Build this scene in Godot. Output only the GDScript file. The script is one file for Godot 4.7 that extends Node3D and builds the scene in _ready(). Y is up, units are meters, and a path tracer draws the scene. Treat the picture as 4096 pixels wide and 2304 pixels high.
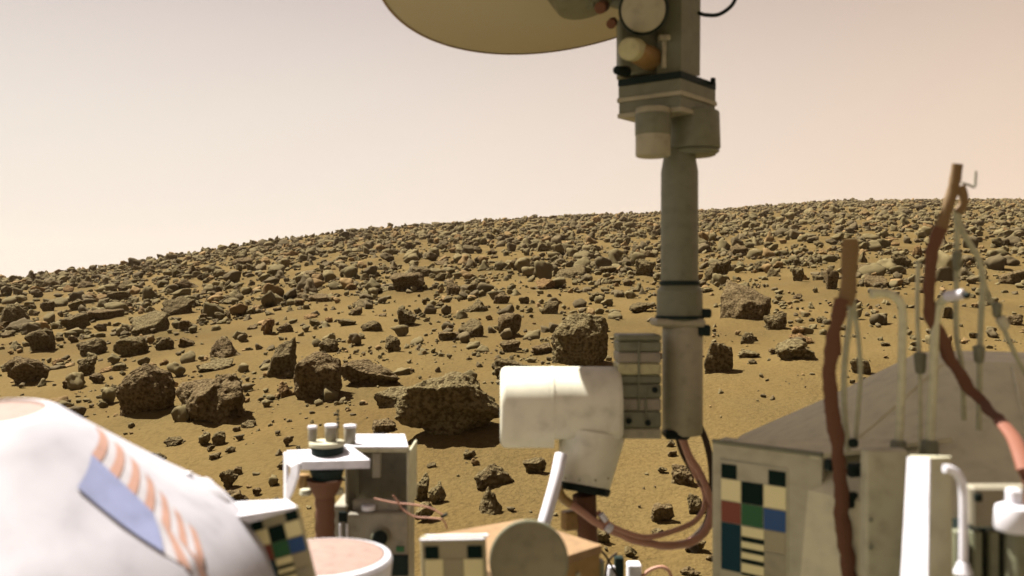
extends Node3D
# A lander's instruments in the foreground of a rock-strewn ochre plain under a pale pink sky.
# y up, metres; the camera stands 1.3 m above the soil and looks level along -Z, the plain rises ahead of it.

const EYE := Vector3(0, 1.3, 0)
const EXPOSURE := 3.7
const DECK := -0.62          # deck height relative to the eye
const SLOPE := [0.0224, 0.0294, 0.0357, 0.0431, 0.0544, 0.0646, 0.0738, 0.0805, 0.0852, 0.0892, 0.0919, 0.0928, 0.094, 0.0978, 0.1, 0.0982, 0.0952, 0.0918, 0.088]

var FOCAL := 288.0 / tan(deg_to_rad(18.0))
var M := {}
var taken := {}
var swell := FastNoiseLite.new()
var ripple := FastNoiseLite.new()
var ico := {}
var banks := {}
var drift := FastNoiseLite.new()

func _ready() -> void:
	make_camera_and_light()
	make_materials()
	make_ground()
	make_loose_rocks()
	make_rocks()
	make_deck()
	make_white_generator_cover()
	make_grey_generator_cover()
	make_drum_cover()
	make_tan_box()
	make_antenna()
	make_sampler_housing()
	make_processor()
	make_charts()
	make_disc()
	make_cables()
	make_straps()
	make_pipes()
	make_front_column()
	make_connectors()

# ------------------------------------------------------------------ camera, sky, sun
func make_camera_and_light() -> void:
	var cam := Camera3D.new()
	cam.name = "camera"
	cam.position = EYE
	cam.fov = 36.0
	cam.near = 0.05
	cam.far = 3000.0
	var lens := CameraAttributesPhysical.new()
	lens.frustum_focal_length = 12.0 / tan(deg_to_rad(18.0))
	lens.frustum_focus_distance = 7.0
	lens.frustum_near = 0.05
	lens.frustum_far = 3000.0
	lens.exposure_aperture = 5.8
	lens.exposure_multiplier = 1.0
	cam.attributes = lens
	add_child(cam)
	cam.current = true
	var env := Environment.new()
	env.background_mode = Environment.BG_SKY
	env.tonemap_mode = Environment.TONE_MAPPER_LINEAR
	env.tonemap_exposure = EXPOSURE
	env.sdfgi_enabled = true
	env.ssao_enabled = true
	env.ssil_enabled = true
	env.fog_enabled = true
	env.fog_density = 0.00025
	env.fog_light_color = Color(0.95, 0.86, 0.76)
	var sky := Sky.new()
	var pan := PanoramaSkyMaterial.new()
	pan.panorama = ImageTexture.create_from_image(sky_image())
	sky.sky_material = pan
	env.sky = sky
	var we := WorldEnvironment.new()
	we.name = "world"
	we.environment = env
	add_child(we)
	var sun := DirectionalLight3D.new()
	sun.name = "sun"
	sun.light_energy = 1.6
	sun.light_angular_distance = 0.4
	sun.light_color = Color(1.0, 0.975, 0.94)
	sun.shadow_enabled = true
	add_child(sun)
	var az := deg_to_rad(62.0)
	var el := deg_to_rad(60.0)
	var to_sun := Vector3(-sin(az) * cos(el), sin(el), -cos(az) * cos(el))
	sun.look_at_from_position(Vector3.ZERO, -to_sun, Vector3.UP)

func sky_image() -> Image:
	# dusty air: brightest low down and towards the sun's side, duller and mauve with height
	var w := 256
	var h := 256
	var img := Image.create(w, h, false, Image.FORMAT_RGBF)
	for j in h:
		var el := 90.0 - (j + 0.5) / h * 180.0
		var up: float = exp(-pow(maxf(el, 0.0) / 20.5, 3.0))
		for i in w:
			var phi := (i + 0.5) / w * 360.0
			if phi > 180.0:
				phi -= 360.0
			var side := 0.5 + 0.5 * cos(deg_to_rad(phi + 62.0))
			var away := side
			side = smoothstep(0.30, 1.0, side)
			var low := Vector3(0.84, 0.645, 0.495).lerp(Vector3(0.915, 0.845, 0.765), side)
			low *= lerpf(0.72, 1.0, smoothstep(0.0, 0.45, away))
			var high := Vector3(0.36, 0.255, 0.212).lerp(Vector3(0.43, 0.36, 0.39), side)
			var c := high.lerp(low, up) * 0.97 / EXPOSURE
			img.set_pixel(i, j, Color(c.x, c.y, c.z))
	return img

# ------------------------------------------------------------------ materials
func lin(r: float, g: float, b: float) -> Color:
	return Color(r, g, b).linear_to_srgb()

func noise_tex(kind: int, freq: float, octaves: int, seed_: int, size: int, ramp: Array = [], normal := 0.0) -> NoiseTexture2D:
	var n := FastNoiseLite.new()
	n.seed = seed_
	n.noise_type = kind
	n.frequency = freq
	n.fractal_type = FastNoiseLite.FRACTAL_FBM
	n.fractal_octaves = octaves
	if kind == FastNoiseLite.TYPE_CELLULAR:
		n.cellular_return_type = FastNoiseLite.RETURN_DISTANCE
	var t := NoiseTexture2D.new()
	t.width = size
	t.height = size
	t.seamless = true
	t.noise = n
	if normal > 0.0:
		t.as_normal_map = true
		t.bump_strength = normal
	if ramp.size() > 0:
		var g := Gradient.new()
		var offs := PackedFloat32Array()
		var cols := PackedColorArray()
		for p in ramp:
			offs.append(p[0])
			cols.append(p[1])
		g.offsets = offs
		g.colors = cols
		t.color_ramp = g
	return t

func grey(v: float) -> Color:
	return Color(v, v, v).linear_to_srgb()

func paint(c: Color, rough := 0.6, metallic := 0.0, tex: Texture2D = null, scale_ := 6.0) -> StandardMaterial3D:
	var m := StandardMaterial3D.new()
	m.albedo_color = c
	m.roughness = rough
	m.metallic = metallic
	if tex:
		m.albedo_texture = tex
		m.uv1_triplanar = true
		m.uv1_world_triplanar = true
		m.uv1_scale = Vector3.ONE * scale_
	return m

func make_materials() -> void:
	var S := FastNoiseLite.TYPE_SIMPLEX_SMOOTH
	var grime := noise_tex(S, 0.012, 5, 3, 512, [[0.0, grey(0.62)], [0.35, grey(0.86)], [0.6, grey(0.96)], [1.0, grey(1.0)]])
	var weave := noise_tex(S, 0.05, 3, 9, 256, [[0.0, grey(0.55)], [1.0, grey(1.0)]])
	# soil
	var soil := StandardMaterial3D.new()
	soil.albedo_color = lin(0.094, 0.0645, 0.0232)
	soil.albedo_texture = noise_tex(S, 0.02, 6, 21, 1024, [[0.0, grey(0.62)], [0.42, grey(0.86)], [0.58, grey(0.94)], [1.0, grey(1.0)]])
	soil.vertex_color_use_as_albedo = true
	soil.uv1_triplanar = true
	soil.uv1_world_triplanar = true
	soil.uv1_scale = Vector3.ONE * 0.9
	soil.normal_enabled = true
	soil.normal_texture = noise_tex(S, 0.035, 5, 22, 1024, [], 9.0)
	soil.normal_scale = 0.8
	soil.roughness = 1.0
	soil.metallic_specular = 0.12
	M.soil = soil
	# rock: mottled tone plus pits
	var mottled := noise_tex(S, 0.02, 6, 31, 512, [[0.0, Color(0.40, 0.36, 0.30)], [0.36, Color(0.70, 0.66, 0.60)], [0.56, Color(0.92, 0.90, 0.86)], [1.0, Color(1, 1, 1)]])
	var pits := noise_tex(FastNoiseLite.TYPE_CELLULAR, 0.045, 3, 32, 512, [], 12.0)
	for k in [["0", lin(0.126, 0.104, 0.054)], ["1", lin(0.106, 0.085, 0.044)], ["2", lin(0.114, 0.087, 0.046)], ["p", lin(0.155, 0.102, 0.047)]]:
		var m := StandardMaterial3D.new()
		m.albedo_color = k[1]
		m.albedo_texture = mottled
		m.uv1_triplanar = true
		m.uv1_world_triplanar = true
		m.uv1_scale = Vector3.ONE * 2.6
		m.normal_enabled = true
		m.normal_texture = pits
		m.normal_scale = 1.6
		m.roughness = 0.95
		m.metallic_specular = 0.15
		M["rock_" + k[0]] = m
	var lr := StandardMaterial3D.new()
	lr.albedo_color = lin(1, 1, 1)
	lr.vertex_color_use_as_albedo = true
	lr.roughness = 0.95
	lr.metallic_specular = 0.15
	M.loose = lr
	# lander
	M.white = paint(lin(0.54, 0.535, 0.575), 0.55, 0, grime, 3.0)
	M.cone = paint(lin(0.39, 0.385, 0.42), 0.55, 0, grime, 3.0)
	M.housing = paint(lin(0.55, 0.54, 0.43), 0.5, 0, grime, 3.0)
	M.pink = paint(lin(0.19, 0.125, 0.10), 0.8, 0, grime, 7.0)
	M.grey = paint(lin(0.20, 0.18, 0.128), 0.6, 0, grime, 4.0)
	M.cover_grey = paint(lin(0.36, 0.345, 0.24), 0.7, 0, grime, 4.0)
	M.mast = paint(lin(0.118, 0.121, 0.072), 0.55, 0, grime, 5.0)
	M.mast_light = paint(lin(0.27, 0.25, 0.165), 0.55, 0, grime, 5.0)
	M.dish = paint(lin(0.32, 0.285, 0.185), 0.75)
	M.dark = paint(lin(0.010, 0.018, 0.015), 0.5, 0, grime, 8.0)
	M.black = paint(lin(0.006, 0.010, 0.008), 0.6)
	M.brown = paint(lin(0.115, 0.043, 0.015), 0.85, 0, weave, 30.0)
	M.amber = paint(lin(0.17, 0.10, 0.03), 0.7, 0, weave, 24.0)
	M.gold = paint(lin(0.22, 0.13, 0.04), 0.45, 0.2, grime, 8.0)
	M.copper = paint(lin(0.42, 0.215, 0.145), 0.6, 0, weave, 40.0)
	M.cable = paint(lin(0.05, 0.035, 0.022), 0.7, 0, weave, 40.0)
	M.tan = paint(lin(0.18, 0.108, 0.047), 0.9, 0, grime, 5.0)
	M.cream = paint(lin(0.33, 0.31, 0.16), 0.5, 0, grime, 8.0)
	M.disc = paint(lin(0.165, 0.148, 0.082), 0.6, 0, grime, 6.0)
	M.pipe = paint(lin(0.46, 0.455, 0.30), 0.6, 0, grime, 9.0)
	M.orange = paint(lin(0.165, 0.052, 0.024), 0.7, 0, weave, 30.0)
	M.cover_shell = paint(lin(0.52, 0.495, 0.335), 0.7, 0, grime, 4.0)
	M.cord = paint(lin(0.33, 0.33, 0.215), 0.7, 0, grime, 9.0)
	M.flag_red = paint(lin(0.345, 0.20, 0.15), 0.6, 0, grime, 5.0)
	M.flag_blue = paint(lin(0.19, 0.215, 0.35), 0.6, 0, grime, 5.0)
	M.flag_white = paint(lin(0.38, 0.365, 0.385), 0.6, 0, grime, 5.0)
	M.chart_grey = paint(lin(0.27, 0.245, 0.15), 0.8)
	M.chart_black = paint(lin(0.004, 0.013, 0.010), 0.8)
	M.chart_white = paint(lin(0.62, 0.57, 0.31), 0.8)
	M.chart_red = paint(lin(0.16, 0.042, 0.022), 0.8)
	M.chart_green = paint(lin(0.015, 0.085, 0.027), 0.8)
	M.chart_blue = paint(lin(0.016, 0.06, 0.17), 0.8)
	M.chart_navy = paint(lin(0.010, 0.036, 0.046), 0.8)
	for k in ["dark", "black", "chart_black", "chart_navy", "cable"]:
		M[k].metallic_specular = 0.2

# ------------------------------------------------------------------ node and mesh helpers
func numbered(n: String) -> String:
	if not taken.has(n):
		taken[n] = 0
		return n
	taken[n] += 1
	return "%s_%03d" % [n, taken[n]]

func thing(called: String, label: String, category: String, where: Vector3, group := "") -> Node3D:
	var o := Node3D.new()
	o.name = numbered(called)
	add_child(o)
	o.position = where
	o.set_meta("label", label)
	o.set_meta("category", category)
	if group != "":
		o.set_meta("group", group)
	return o

# SurfaceTools collect world points; the part is stored relative to its thing
func part(called: String, st: SurfaceTool, m: Material, parent: Node3D, label := "") -> MeshInstance3D:
	st.generate_normals()
	var o := MeshInstance3D.new()
	o.name = called
	parent.add_child(o, true)
	o.mesh = st.commit()
	o.material_override = m
	o.global_transform = Transform3D.IDENTITY
	if label != "":
		o.set_meta("label", label)
	return o

func tool() -> SurfaceTool:
	var st := SurfaceTool.new()
	st.begin(Mesh.PRIMITIVE_TRIANGLES)
	st.set_smooth_group(-1)
	return st

func at(px: float, py: float, d: float) -> Vector3:
	return EYE + Vector3((px - 512.0) / FOCAL * d, -(py - 288.0) / FOCAL * d, -d)

func tri(st: SurfaceTool, a: Vector3, b: Vector3, c: Vector3, inside: Vector3) -> void:
	if (b - a).cross(c - a).dot((a + b + c) / 3.0 - inside) > 0.0:
		var t := b
		b = c
		c = t
	st.add_vertex(a)
	st.add_vertex(b)
	st.add_vertex(c)

func quad(st: SurfaceTool, a: Vector3, b: Vector3, c: Vector3, d: Vector3, inside: Vector3) -> void:
	tri(st, a, b, c, inside)
	tri(st, a, c, d, inside)

func box(st: SurfaceTool, xf: Transform3D, size: Vector3, bevel := 0.002) -> void:
	# chamfered box
	var h := size / 2.0
	var b: float = minf(bevel, minf(h.x, minf(h.y, h.z)) * 0.9)
	var o := xf.origin
	var v := {}
	for sx in [-1, 1]:
		for sy in [-1, 1]:
			for sz in [-1, 1]:
				var s := Vector3(sx, sy, sz)
				for ax in 3:
					var p := Vector3(sx * (h.x - b), sy * (h.y - b), sz * (h.z - b))
					p[ax] = s[ax] * h[ax]
					v[[sx, sy, sz, ax]] = xf * p
	for ax in 3:
		var u := (ax + 1) % 3
		var w := (ax + 2) % 3
		for s in [-1, 1]:
			var ring := []
			for q in [[-1, -1], [1, -1], [1, 1], [-1, 1]]:
				var k := [0, 0, 0, ax]
				k[ax] = s
				k[u] = q[0]
				k[w] = q[1]
				ring.append(v[k])
			quad(st, ring[0], ring[1], ring[2], ring[3], o)
		for s1 in [-1, 1]:
			for s2 in [-1, 1]:
				# edge along ax between faces u and w
				var e := []
				for q in [[-1, u], [1, u], [1, w], [-1, w]]:
					var k := [0, 0, 0, q[1]]
					k[ax] = q[0]
					k[u] = s1
					k[w] = s2
					e.append(v[k])
				quad(st, e[0], e[1], e[2], e[3], o)
	for sx in [-1, 1]:
		for sy in [-1, 1]:
			for sz in [-1, 1]:
				tri(st, v[[sx, sy, sz, 0]], v[[sx, sy, sz, 1]], v[[sx, sy, sz, 2]], o)

# a box given by what it covers in the photograph's frame at a depth
func slab_at(st: SurfaceTool, x0: float, y0: float, x1: float, y1: float, d: float, thick: float, bevel := 0.002, turn := 0.0) -> void:
	var a := at(x0, y0, d)
	var b := at(x1, y1, d)
	var c := (a + b) / 2.0 + Vector3(0, 0, -thick / 2.0)
	box(st, Transform3D(Basis(Vector3.UP, turn), c), Vector3(b.x - a.x, a.y - b.y, thick), bevel)

func prism(st: SurfaceTool, pts: Array, off: Vector3) -> void:
	var c := Vector3.ZERO
	for p in pts:
		c += p
	c = c / pts.size() + off / 2.0
	var n := pts.size()
	for i in range(1, n - 1):
		tri(st, pts[0], pts[i], pts[i + 1], c)
		tri(st, pts[0] + off, pts[i] + off, pts[i + 1] + off, c)
	for i in n:
		var a: Vector3 = pts[i]
		var b: Vector3 = pts[(i + 1) % n]
		quad(st, a, b, b + off, a + off, c)

func loft(st: SurfaceTool, rings: Array) -> void:
	var c := Vector3.ZERO
	var k := 0
	for r in rings:
		for p in r:
			c += p
			k += 1
	c /= k
	for i in rings.size() - 1:
		var n: int = rings[i].size()
		for j in n:
			quad(st, rings[i][j], rings[i][(j + 1) % n], rings[i + 1][(j + 1) % n], rings[i + 1][j], c)
	for r in [rings[0], rings[-1]]:
		for i in range(1, r.size() - 1):
			tri(st, r[0], r[i], r[i + 1], c)

# profile: Vector2(radius, height) from the top down; sharp turns get their own smoothing group
func lathe(st: SurfaceTool, xf: Transform3D, profile: Array, segs := 48, a0 := 0.0, a1 := TAU) -> void:
	var group := 1
	for i in profile.size() - 1:
		var p: Vector2 = profile[i]
		var q: Vector2 = profile[i + 1]
		if i > 0:
			var prev: Vector2 = (p - profile[i - 1]).normalized()
			if prev.dot((q - p).normalized()) < 0.86:
				group += 1
		st.set_smooth_group(group)
		for s in segs:
			var t0 := lerpf(a0, a1, float(s) / segs)
			var t1 := lerpf(a0, a1, float(s + 1) / segs)
			var d0 := Vector3(sin(t0), 0, cos(t0))
			var d1 := Vector3(sin(t1), 0, cos(t1))
			var a := xf * (d0 * p.x + Vector3(0, p.y, 0))
			var b := xf * (d1 * p.x + Vector3(0, p.y, 0))
			var c := xf * (d1 * q.x + Vector3(0, q.y, 0))
			var d := xf * (d0 * q.x + Vector3(0, q.y, 0))
			if p.x > 1e-5:
				st.add_vertex(a); st.add_vertex(b); st.add_vertex(c)
			if q.x > 1e-5:
				st.add_vertex(a); st.add_vertex(c); st.add_vertex(d)
	st.set_smooth_group(-1)

func drum(st: SurfaceTool, a: Vector3, b: Vector3, r0: float, r1: float, bevel := 0.002, segs := 40) -> void:
	# solid cylinder or cone from a to b with small rounded rims
	var y := (a - b).normalized()
	var x := y.cross(Vector3(0.31, 0.2, 0.93)).normalized()
	var z := x.cross(y)
	var l := (a - b).length()
	lathe(st, Transform3D(Basis(x, y, z), b), [Vector2(0, l), Vector2(r0 - bevel, l), Vector2(r0 - bevel * 0.3, l - bevel * 0.3), Vector2(r0, l - bevel), Vector2(r1, bevel), Vector2(r1 - bevel * 0.3, bevel * 0.3), Vector2(r1 - bevel, 0), Vector2(0, 0)], segs)

func smooth_path(pts: Array, sub := 6) -> Array:
	var out := []
	for i in pts.size() - 1:
		var p0: Vector3 = pts[maxi(i - 1, 0)]
		var p3: Vector3 = pts[mini(i + 2, pts.size() - 1)]
		for s in sub:
			out.append((pts[i] as Vector3).cubic_interpolate(pts[i + 1], p0, p3, float(s) / sub))
	out.append(pts[-1])
	return out

# sweep an ellipse of half widths ra (across) and rb along a smoothed path
func tube(st: SurfaceTool, pts: Array, ra: float, rb := -1.0, sides := 10, across := Vector3.ZERO, sub := 6, lumps := 0.0) -> void:
	if rb < 0.0:
		rb = ra
	var path := smooth_path(pts, sub)
	var prev := across
	var rings := []
	for i in path.size():
		var t: Vector3 = ((path[mini(i + 1, path.size() - 1)] as Vector3) - path[maxi(i - 1, 0)]).normalized()
		if prev == Vector3.ZERO:
			prev = t.cross(Vector3(0.2, 0.3, 1)).normalized()
		var x := (prev - t * prev.dot(t)).normalized()
		if across == Vector3.ZERO:
			prev = x
		var y := t.cross(x)
		var ring := []
		for s in sides:
			var a := TAU * s / sides
			var g := 1.0
			if lumps > 0.0:
				g += lumps * ripple.get_noise_3dv((path[i] as Vector3) * 11.0 + Vector3(cos(a), sin(a), 0) * 0.12)
			ring.append((path[i] as Vector3) + x * cos(a) * ra * g + y * sin(a) * rb * g)
		rings.append(ring)
	st.set_smooth_group(1)
	for i in rings.size() - 1:
		var mid: Vector3 = ((path[i] as Vector3) + path[i + 1]) / 2.0
		for s in sides:
			quad(st, rings[i][s], rings[i][(s + 1) % sides], rings[i + 1][(s + 1) % sides], rings[i + 1][s], mid)
	st.set_smooth_group(-1)
	for e in [[0, 1], [rings.size() - 1, rings.size() - 2]]:
		for i in range(1, sides - 1):
			tri(st, rings[e[0]][0], rings[e[0]][i], rings[e[0]][i + 1], path[e[1]])

# ------------------------------------------------------------------ terrain
func slope_at(phi_deg: float) -> float:
	var u := clampf((clampf(phi_deg, -36.0, 36.0) + 36.0) / 4.0, 0.0, 18.0)
	var i := mini(int(u), 17)
	var s := cubic_interpolate(SLOPE[i], SLOPE[i + 1], SLOPE[maxi(i - 1, 0)], SLOPE[mini(i + 2, 18)], u - i)
	return s * (1.0 - smoothstep(40.0, 150.0, absf(phi_deg)))

func ground(x: float, z: float, fine := true, banked := false) -> float:
	var r := sqrt(x * x + z * z)
	var phi := rad_to_deg(atan2(x, -z))
	var t := clampf((512.0 + FOCAL * tan(deg_to_rad(clampf(phi, -40.0, 40.0)))) / 1024.0, 0.0, 1.0)
	var d0 := 40.0 + 110.0 * t
	var k := exp(lerpf(log(0.0008), log(0.0001), t))
	var y := slope_at(phi) * r - k * pow(maxf(0.0, r - d0), 2.0)
	if banked:
		for b in banks.get(Vector2i(floori(x), floori(z)), []):
			var e: float = (pow((x - b[0]) / b[2], 2.0) + pow((z - b[1]) / (b[2] * 0.8), 2.0))
			if e < 6.0:
				y += b[3] * exp(-e)
	if fine:
		y += drift.get_noise_2d(x * 1.6 + z * 3.2, z * 1.1 - x * 0.5) * 0.006
		y += swell.get_noise_2d(x, z) * 0.05 + ripple.get_noise_2d(x, z) * 0.012
	return y

func make_ground() -> void:
	swell.seed = 5
	swell.frequency = 0.35
	swell.fractal_octaves = 3
	ripple.seed = 6
	ripple.frequency = 2.6
	ripple.fractal_octaves = 3
	drift.seed = 15
	drift.frequency = 1.7
	drift.fractal_octaves = 2
	for k in ROCKS:
		if k[2] < 0.1:
			continue
		var cz := -float(k[1]) - float(k[2]) * 0.35
		var reach := float(k[2]) * 0.62
		var b := [float(k[0]) * -cz / float(k[1]), cz, reach, float(k[3]) * 0.16]
		for i in range(floori(b[0] - reach * 2.4), floori(b[0] + reach * 2.4) + 1):
			for j in range(floori(cz - reach * 2.4), floori(cz + reach * 2.4) + 1):
				banks.get_or_add(Vector2i(i, j), []).append(b)
	var tone := FastNoiseLite.new()
	tone.seed = 8
	tone.frequency = 0.25
	tone.fractal_octaves = 4
	var angles := PackedFloat32Array()
	var a := -180.0
	while a < 180.0:
		angles.append(a)
		a += 0.18 if absf(a) < 46.0 else 3.0
	angles.append(180.0)
	var rows := 400
	var pos := PackedVector3Array()
	var col := PackedColorArray()
	var idx := PackedInt32Array()
	var n := angles.size()
	for j in rows + 1:
		var r := 0.3 * pow(600.0 / 0.3, pow(float(j) / rows, 0.62))
		for i in n:
			var ph := deg_to_rad(angles[i])
			var x := sin(ph) * r
			var z := -cos(ph) * r
			pos.append(Vector3(x, ground(x, z, true, true), z))
			var v := 0.90 + 0.26 * tone.get_noise_2d(x, z)
			var w := 0.05 * tone.get_noise_2d(x * 3.0 + 40.0, z * 3.0)
			col.append(Color(v + w, v, v - w))
	for j in rows:
		for i in n - 1:
			var p := j * n + i
			idx.append_array([p, p + n, p + 1, p + 1, p + n, p + n + 1])
	var arr := []
	arr.resize(Mesh.ARRAY_MAX)
	arr[Mesh.ARRAY_VERTEX] = pos
	arr[Mesh.ARRAY_COLOR] = col
	arr[Mesh.ARRAY_INDEX] = idx
	var st := SurfaceTool.new()
	st.create_from_arrays(arr)
	st.generate_normals()
	var o := MeshInstance3D.new()
	o.name = "ground"
	o.mesh = st.commit()
	o.material_override = M.soil
	o.set_meta("kind", "structure")
	o.set_meta("label", "sandy ochre soil of the plain rising to the horizon")
	add_child(o)

# ------------------------------------------------------------------ rocks
func sphere_net(sub: int) -> Array:
	if ico.has(sub):
		return ico[sub]
	var g := (1.0 + sqrt(5.0)) / 2.0
	var v: Array = []
	for p in [[-1, g, 0], [1, g, 0], [-1, -g, 0], [1, -g, 0], [0, -1, g], [0, 1, g], [0, -1, -g], [0, 1, -g], [g, 0, -1], [g, 0, 1], [-g, 0, -1], [-g, 0, 1]]:
		v.append(Vector3(p[0], p[1], p[2]).normalized())
	var f: Array = [[0, 11, 5], [0, 5, 1], [0, 1, 7], [0, 7, 10], [0, 10, 11], [1, 5, 9], [5, 11, 4], [11, 10, 2], [10, 7, 6], [7, 1, 8], [3, 9, 4], [3, 4, 2], [3, 2, 6], [3, 6, 8], [3, 8, 9], [4, 9, 5], [2, 4, 11], [6, 2, 10], [8, 6, 7], [9, 8, 1]]
	for s in sub:
		var mids := {}
		var f2 := []
		for t in f:
			var m := []
			for e in [[t[0], t[1]], [t[1], t[2]], [t[2], t[0]]]:
				var key := mini(e[0], e[1]) * 100000 + maxi(e[0], e[1])
				if not mids.has(key):
					mids[key] = v.size()
					v.append(((v[e[0]] as Vector3) + v[e[1]]).normalized())
				m.append(mids[key])
			f2.append([t[0], m[0], m[2]])
			f2.append([t[1], m[1], m[0]])
			f2.append([t[2], m[2], m[1]])
			f2.append([m[0], m[1], m[2]])
		f = f2
	var idx := PackedInt32Array()
	for t in f:
		idx.append_array([t[0], t[2], t[1]])
	ico[sub] = [PackedVector3Array(v), idx]
	return ico[sub]

# a rock of unit width, height and depth standing on y = 0: a rounded polyhedron, then weathered
func rock_mesh(seed_: int, kind: String, sub: int, brow := false) -> ArrayMesh:
	var rng := RandomNumberGenerator.new()
	rng.seed = seed_
	var planes: Array = []
	var sharp := 10.0
	var rough := 0.17
	var pit := 0.03
	var count := 13
	match kind:
		"a":
			sharp = 22.0
			rough = 0.15
			count = 8
		"v":
			sharp = 6.0
			rough = 0.25
			count = 9
			pit = 0.2
		"r":
			sharp = 4.5
			rough = 0.22
			pit = 0.17
			count = 14
		"t":
			sharp = 16.0
			rough = 0.2
			count = 3
			var a0 := rng.randf() * TAU
			for i in 4:
				var a := a0 + TAU * i / 4.0 + rng.randf_range(-0.5, 0.5)
				planes.append(Vector3(cos(a), rng.randf_range(0.1, 0.75), sin(a)).normalized() / rng.randf_range(0.4, 0.7))
			planes.append(Vector3(0, -1, 0) / 0.5)
		"s":
			sharp = 14.0
			rough = 0.16
			count = 4
			planes.append(Vector3(rng.randf_range(-0.25, 0.25), 1, rng.randf_range(-0.1, 0.2) if brow else rng.randf_range(0.3, 0.7)).normalized() / rng.randf_range(0.42, 0.55))
			planes.append(Vector3(0, -1, 0) / 0.6)
			for i in 5:
				var a := TAU * i / 5.0 + rng.randf_range(-0.5, 0.5)
				planes.append(Vector3(cos(a), rng.randf_range(-0.3, 0.3), sin(a)).normalized() / rng.randf_range(0.65, 1.0))
	if kind == "v" or kind == "b":
		planes.append(Vector3(rng.randf_range(-0.25, 0.25), 1, rng.randf_range(-0.1, 0.3)).normalized() / rng.randf_range(0.55, 0.68))
	if brow:
		planes.append(Vector3(rng.randf_range(-0.2, 0.4), -0.5, 0.95).normalized() / rng.randf_range(0.5, 0.62))
	elif kind != "t" and kind != "r" and rng.randf() < 0.85:
		planes.append(Vector3(rng.randf_range(-0.5, 0.25), 0.85, rng.randf_range(0.3, 0.75)).normalized() / rng.randf_range(0.5, 0.68))
	for i in count:
		# facets spread round the rock with plenty of jitter
		var y := 1.0 - 2.0 * (i + 0.5) / count
		var a := i * 2.39996 + rng.randf() * 2.2
		var rr := sqrt(maxf(0.0, 1.0 - y * y))
		planes.append((Vector3(cos(a) * rr, y + rng.randf_range(-0.4, 0.4), sin(a) * rr)).normalized() / rng.randf_range(0.6, 1.0))
	var n1 := FastNoiseLite.new()
	n1.seed = seed_
	n1.frequency = 0.9
	n1.fractal_octaves = 5
	n1.fractal_gain = 0.55
	var n2 := FastNoiseLite.new()
	n2.seed = seed_ + 77
	n2.noise_type = FastNoiseLite.TYPE_CELLULAR
	n2.cellular_return_type = FastNoiseLite.RETURN_DISTANCE
	n2.frequency = 3.0
	n2.fractal_octaves = 2
	var net := sphere_net(sub)
	var dirs: PackedVector3Array = net[0]
	var pos := PackedVector3Array()
	pos.resize(dirs.size())
	var lo := Vector3.ONE * 9.0
	var hi := -lo
	for i in dirs.size():
		var d := dirs[i]
		var s := 0.0
		for p in planes:
			var q: float = d.dot(p)
			if q > 0.0:
				s += pow(q, sharp)
		var p3 := d * pow(maxf(s, 1e-6), -1.0 / sharp)
		var k := 1.0 + n1.get_noise_3dv(p3) * rough * 2.0
		if pit > 0.0:
			k += (n2.get_noise_3dv(p3) + 0.5) * pit
		p3 *= k
		pos[i] = p3
		lo = lo.min(p3)
		hi = hi.max(p3)
	var size := hi - lo
	var mid := (hi + lo) / 2.0
	for i in pos.size():
		pos[i] = Vector3((pos[i].x - mid.x) / size.x, (pos[i].y - lo.y) / size.y, (pos[i].z - mid.z) / size.z)
	var arr := []
	arr.resize(Mesh.ARRAY_MAX)
	arr[Mesh.ARRAY_VERTEX] = pos
	arr[Mesh.ARRAY_INDEX] = net[1]
	var st := SurfaceTool.new()
	st.create_from_arrays(arr)
	st.generate_normals()
	return st.commit()

func make_rocks() -> void:
	var rng := RandomNumberGenerator.new()
	rng.seed = 4242
	for i in ROCKS.size():
		var k: Array = ROCKS[i]
		var w: float = k[2]
		var px := w / float(k[1]) * FOCAL
		var sub := 5 if px > 45 else 4 if px > 15 else 3
		var big := w > 0.3
		var o := MeshInstance3D.new()
		o.name = numbered("boulder" if big else "rock")
		o.mesh = rock_mesh(1000 + i * 13, k[4], sub, k[5] == "d")
		o.material_override = M["rock_p"] if k[5] == "p" else M["rock_%d" % (rng.randi() % 3)]
		var deep := w * rng.randf_range(0.7, 0.95)
		var z := -float(k[1]) - deep * 0.42
		var x := float(k[0]) * (1.0 + deep * 0.42 / float(k[1]))
		var tall := float(k[3]) * 1.02
		var y := minf(ground(x, z), ground(x, z + deep * 0.4)) - tall * (0.1 if k[5] == "d" else 0.16)
		add_child(o)
		o.position = Vector3(x, y, z)
		o.scale = Vector3(w, tall * 1.06, deep)
		o.set_meta("label", k[6])
		o.set_meta("category", "boulder" if big else "rock")
		o.set_meta("group", "rocks strewn over the plain")

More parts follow.
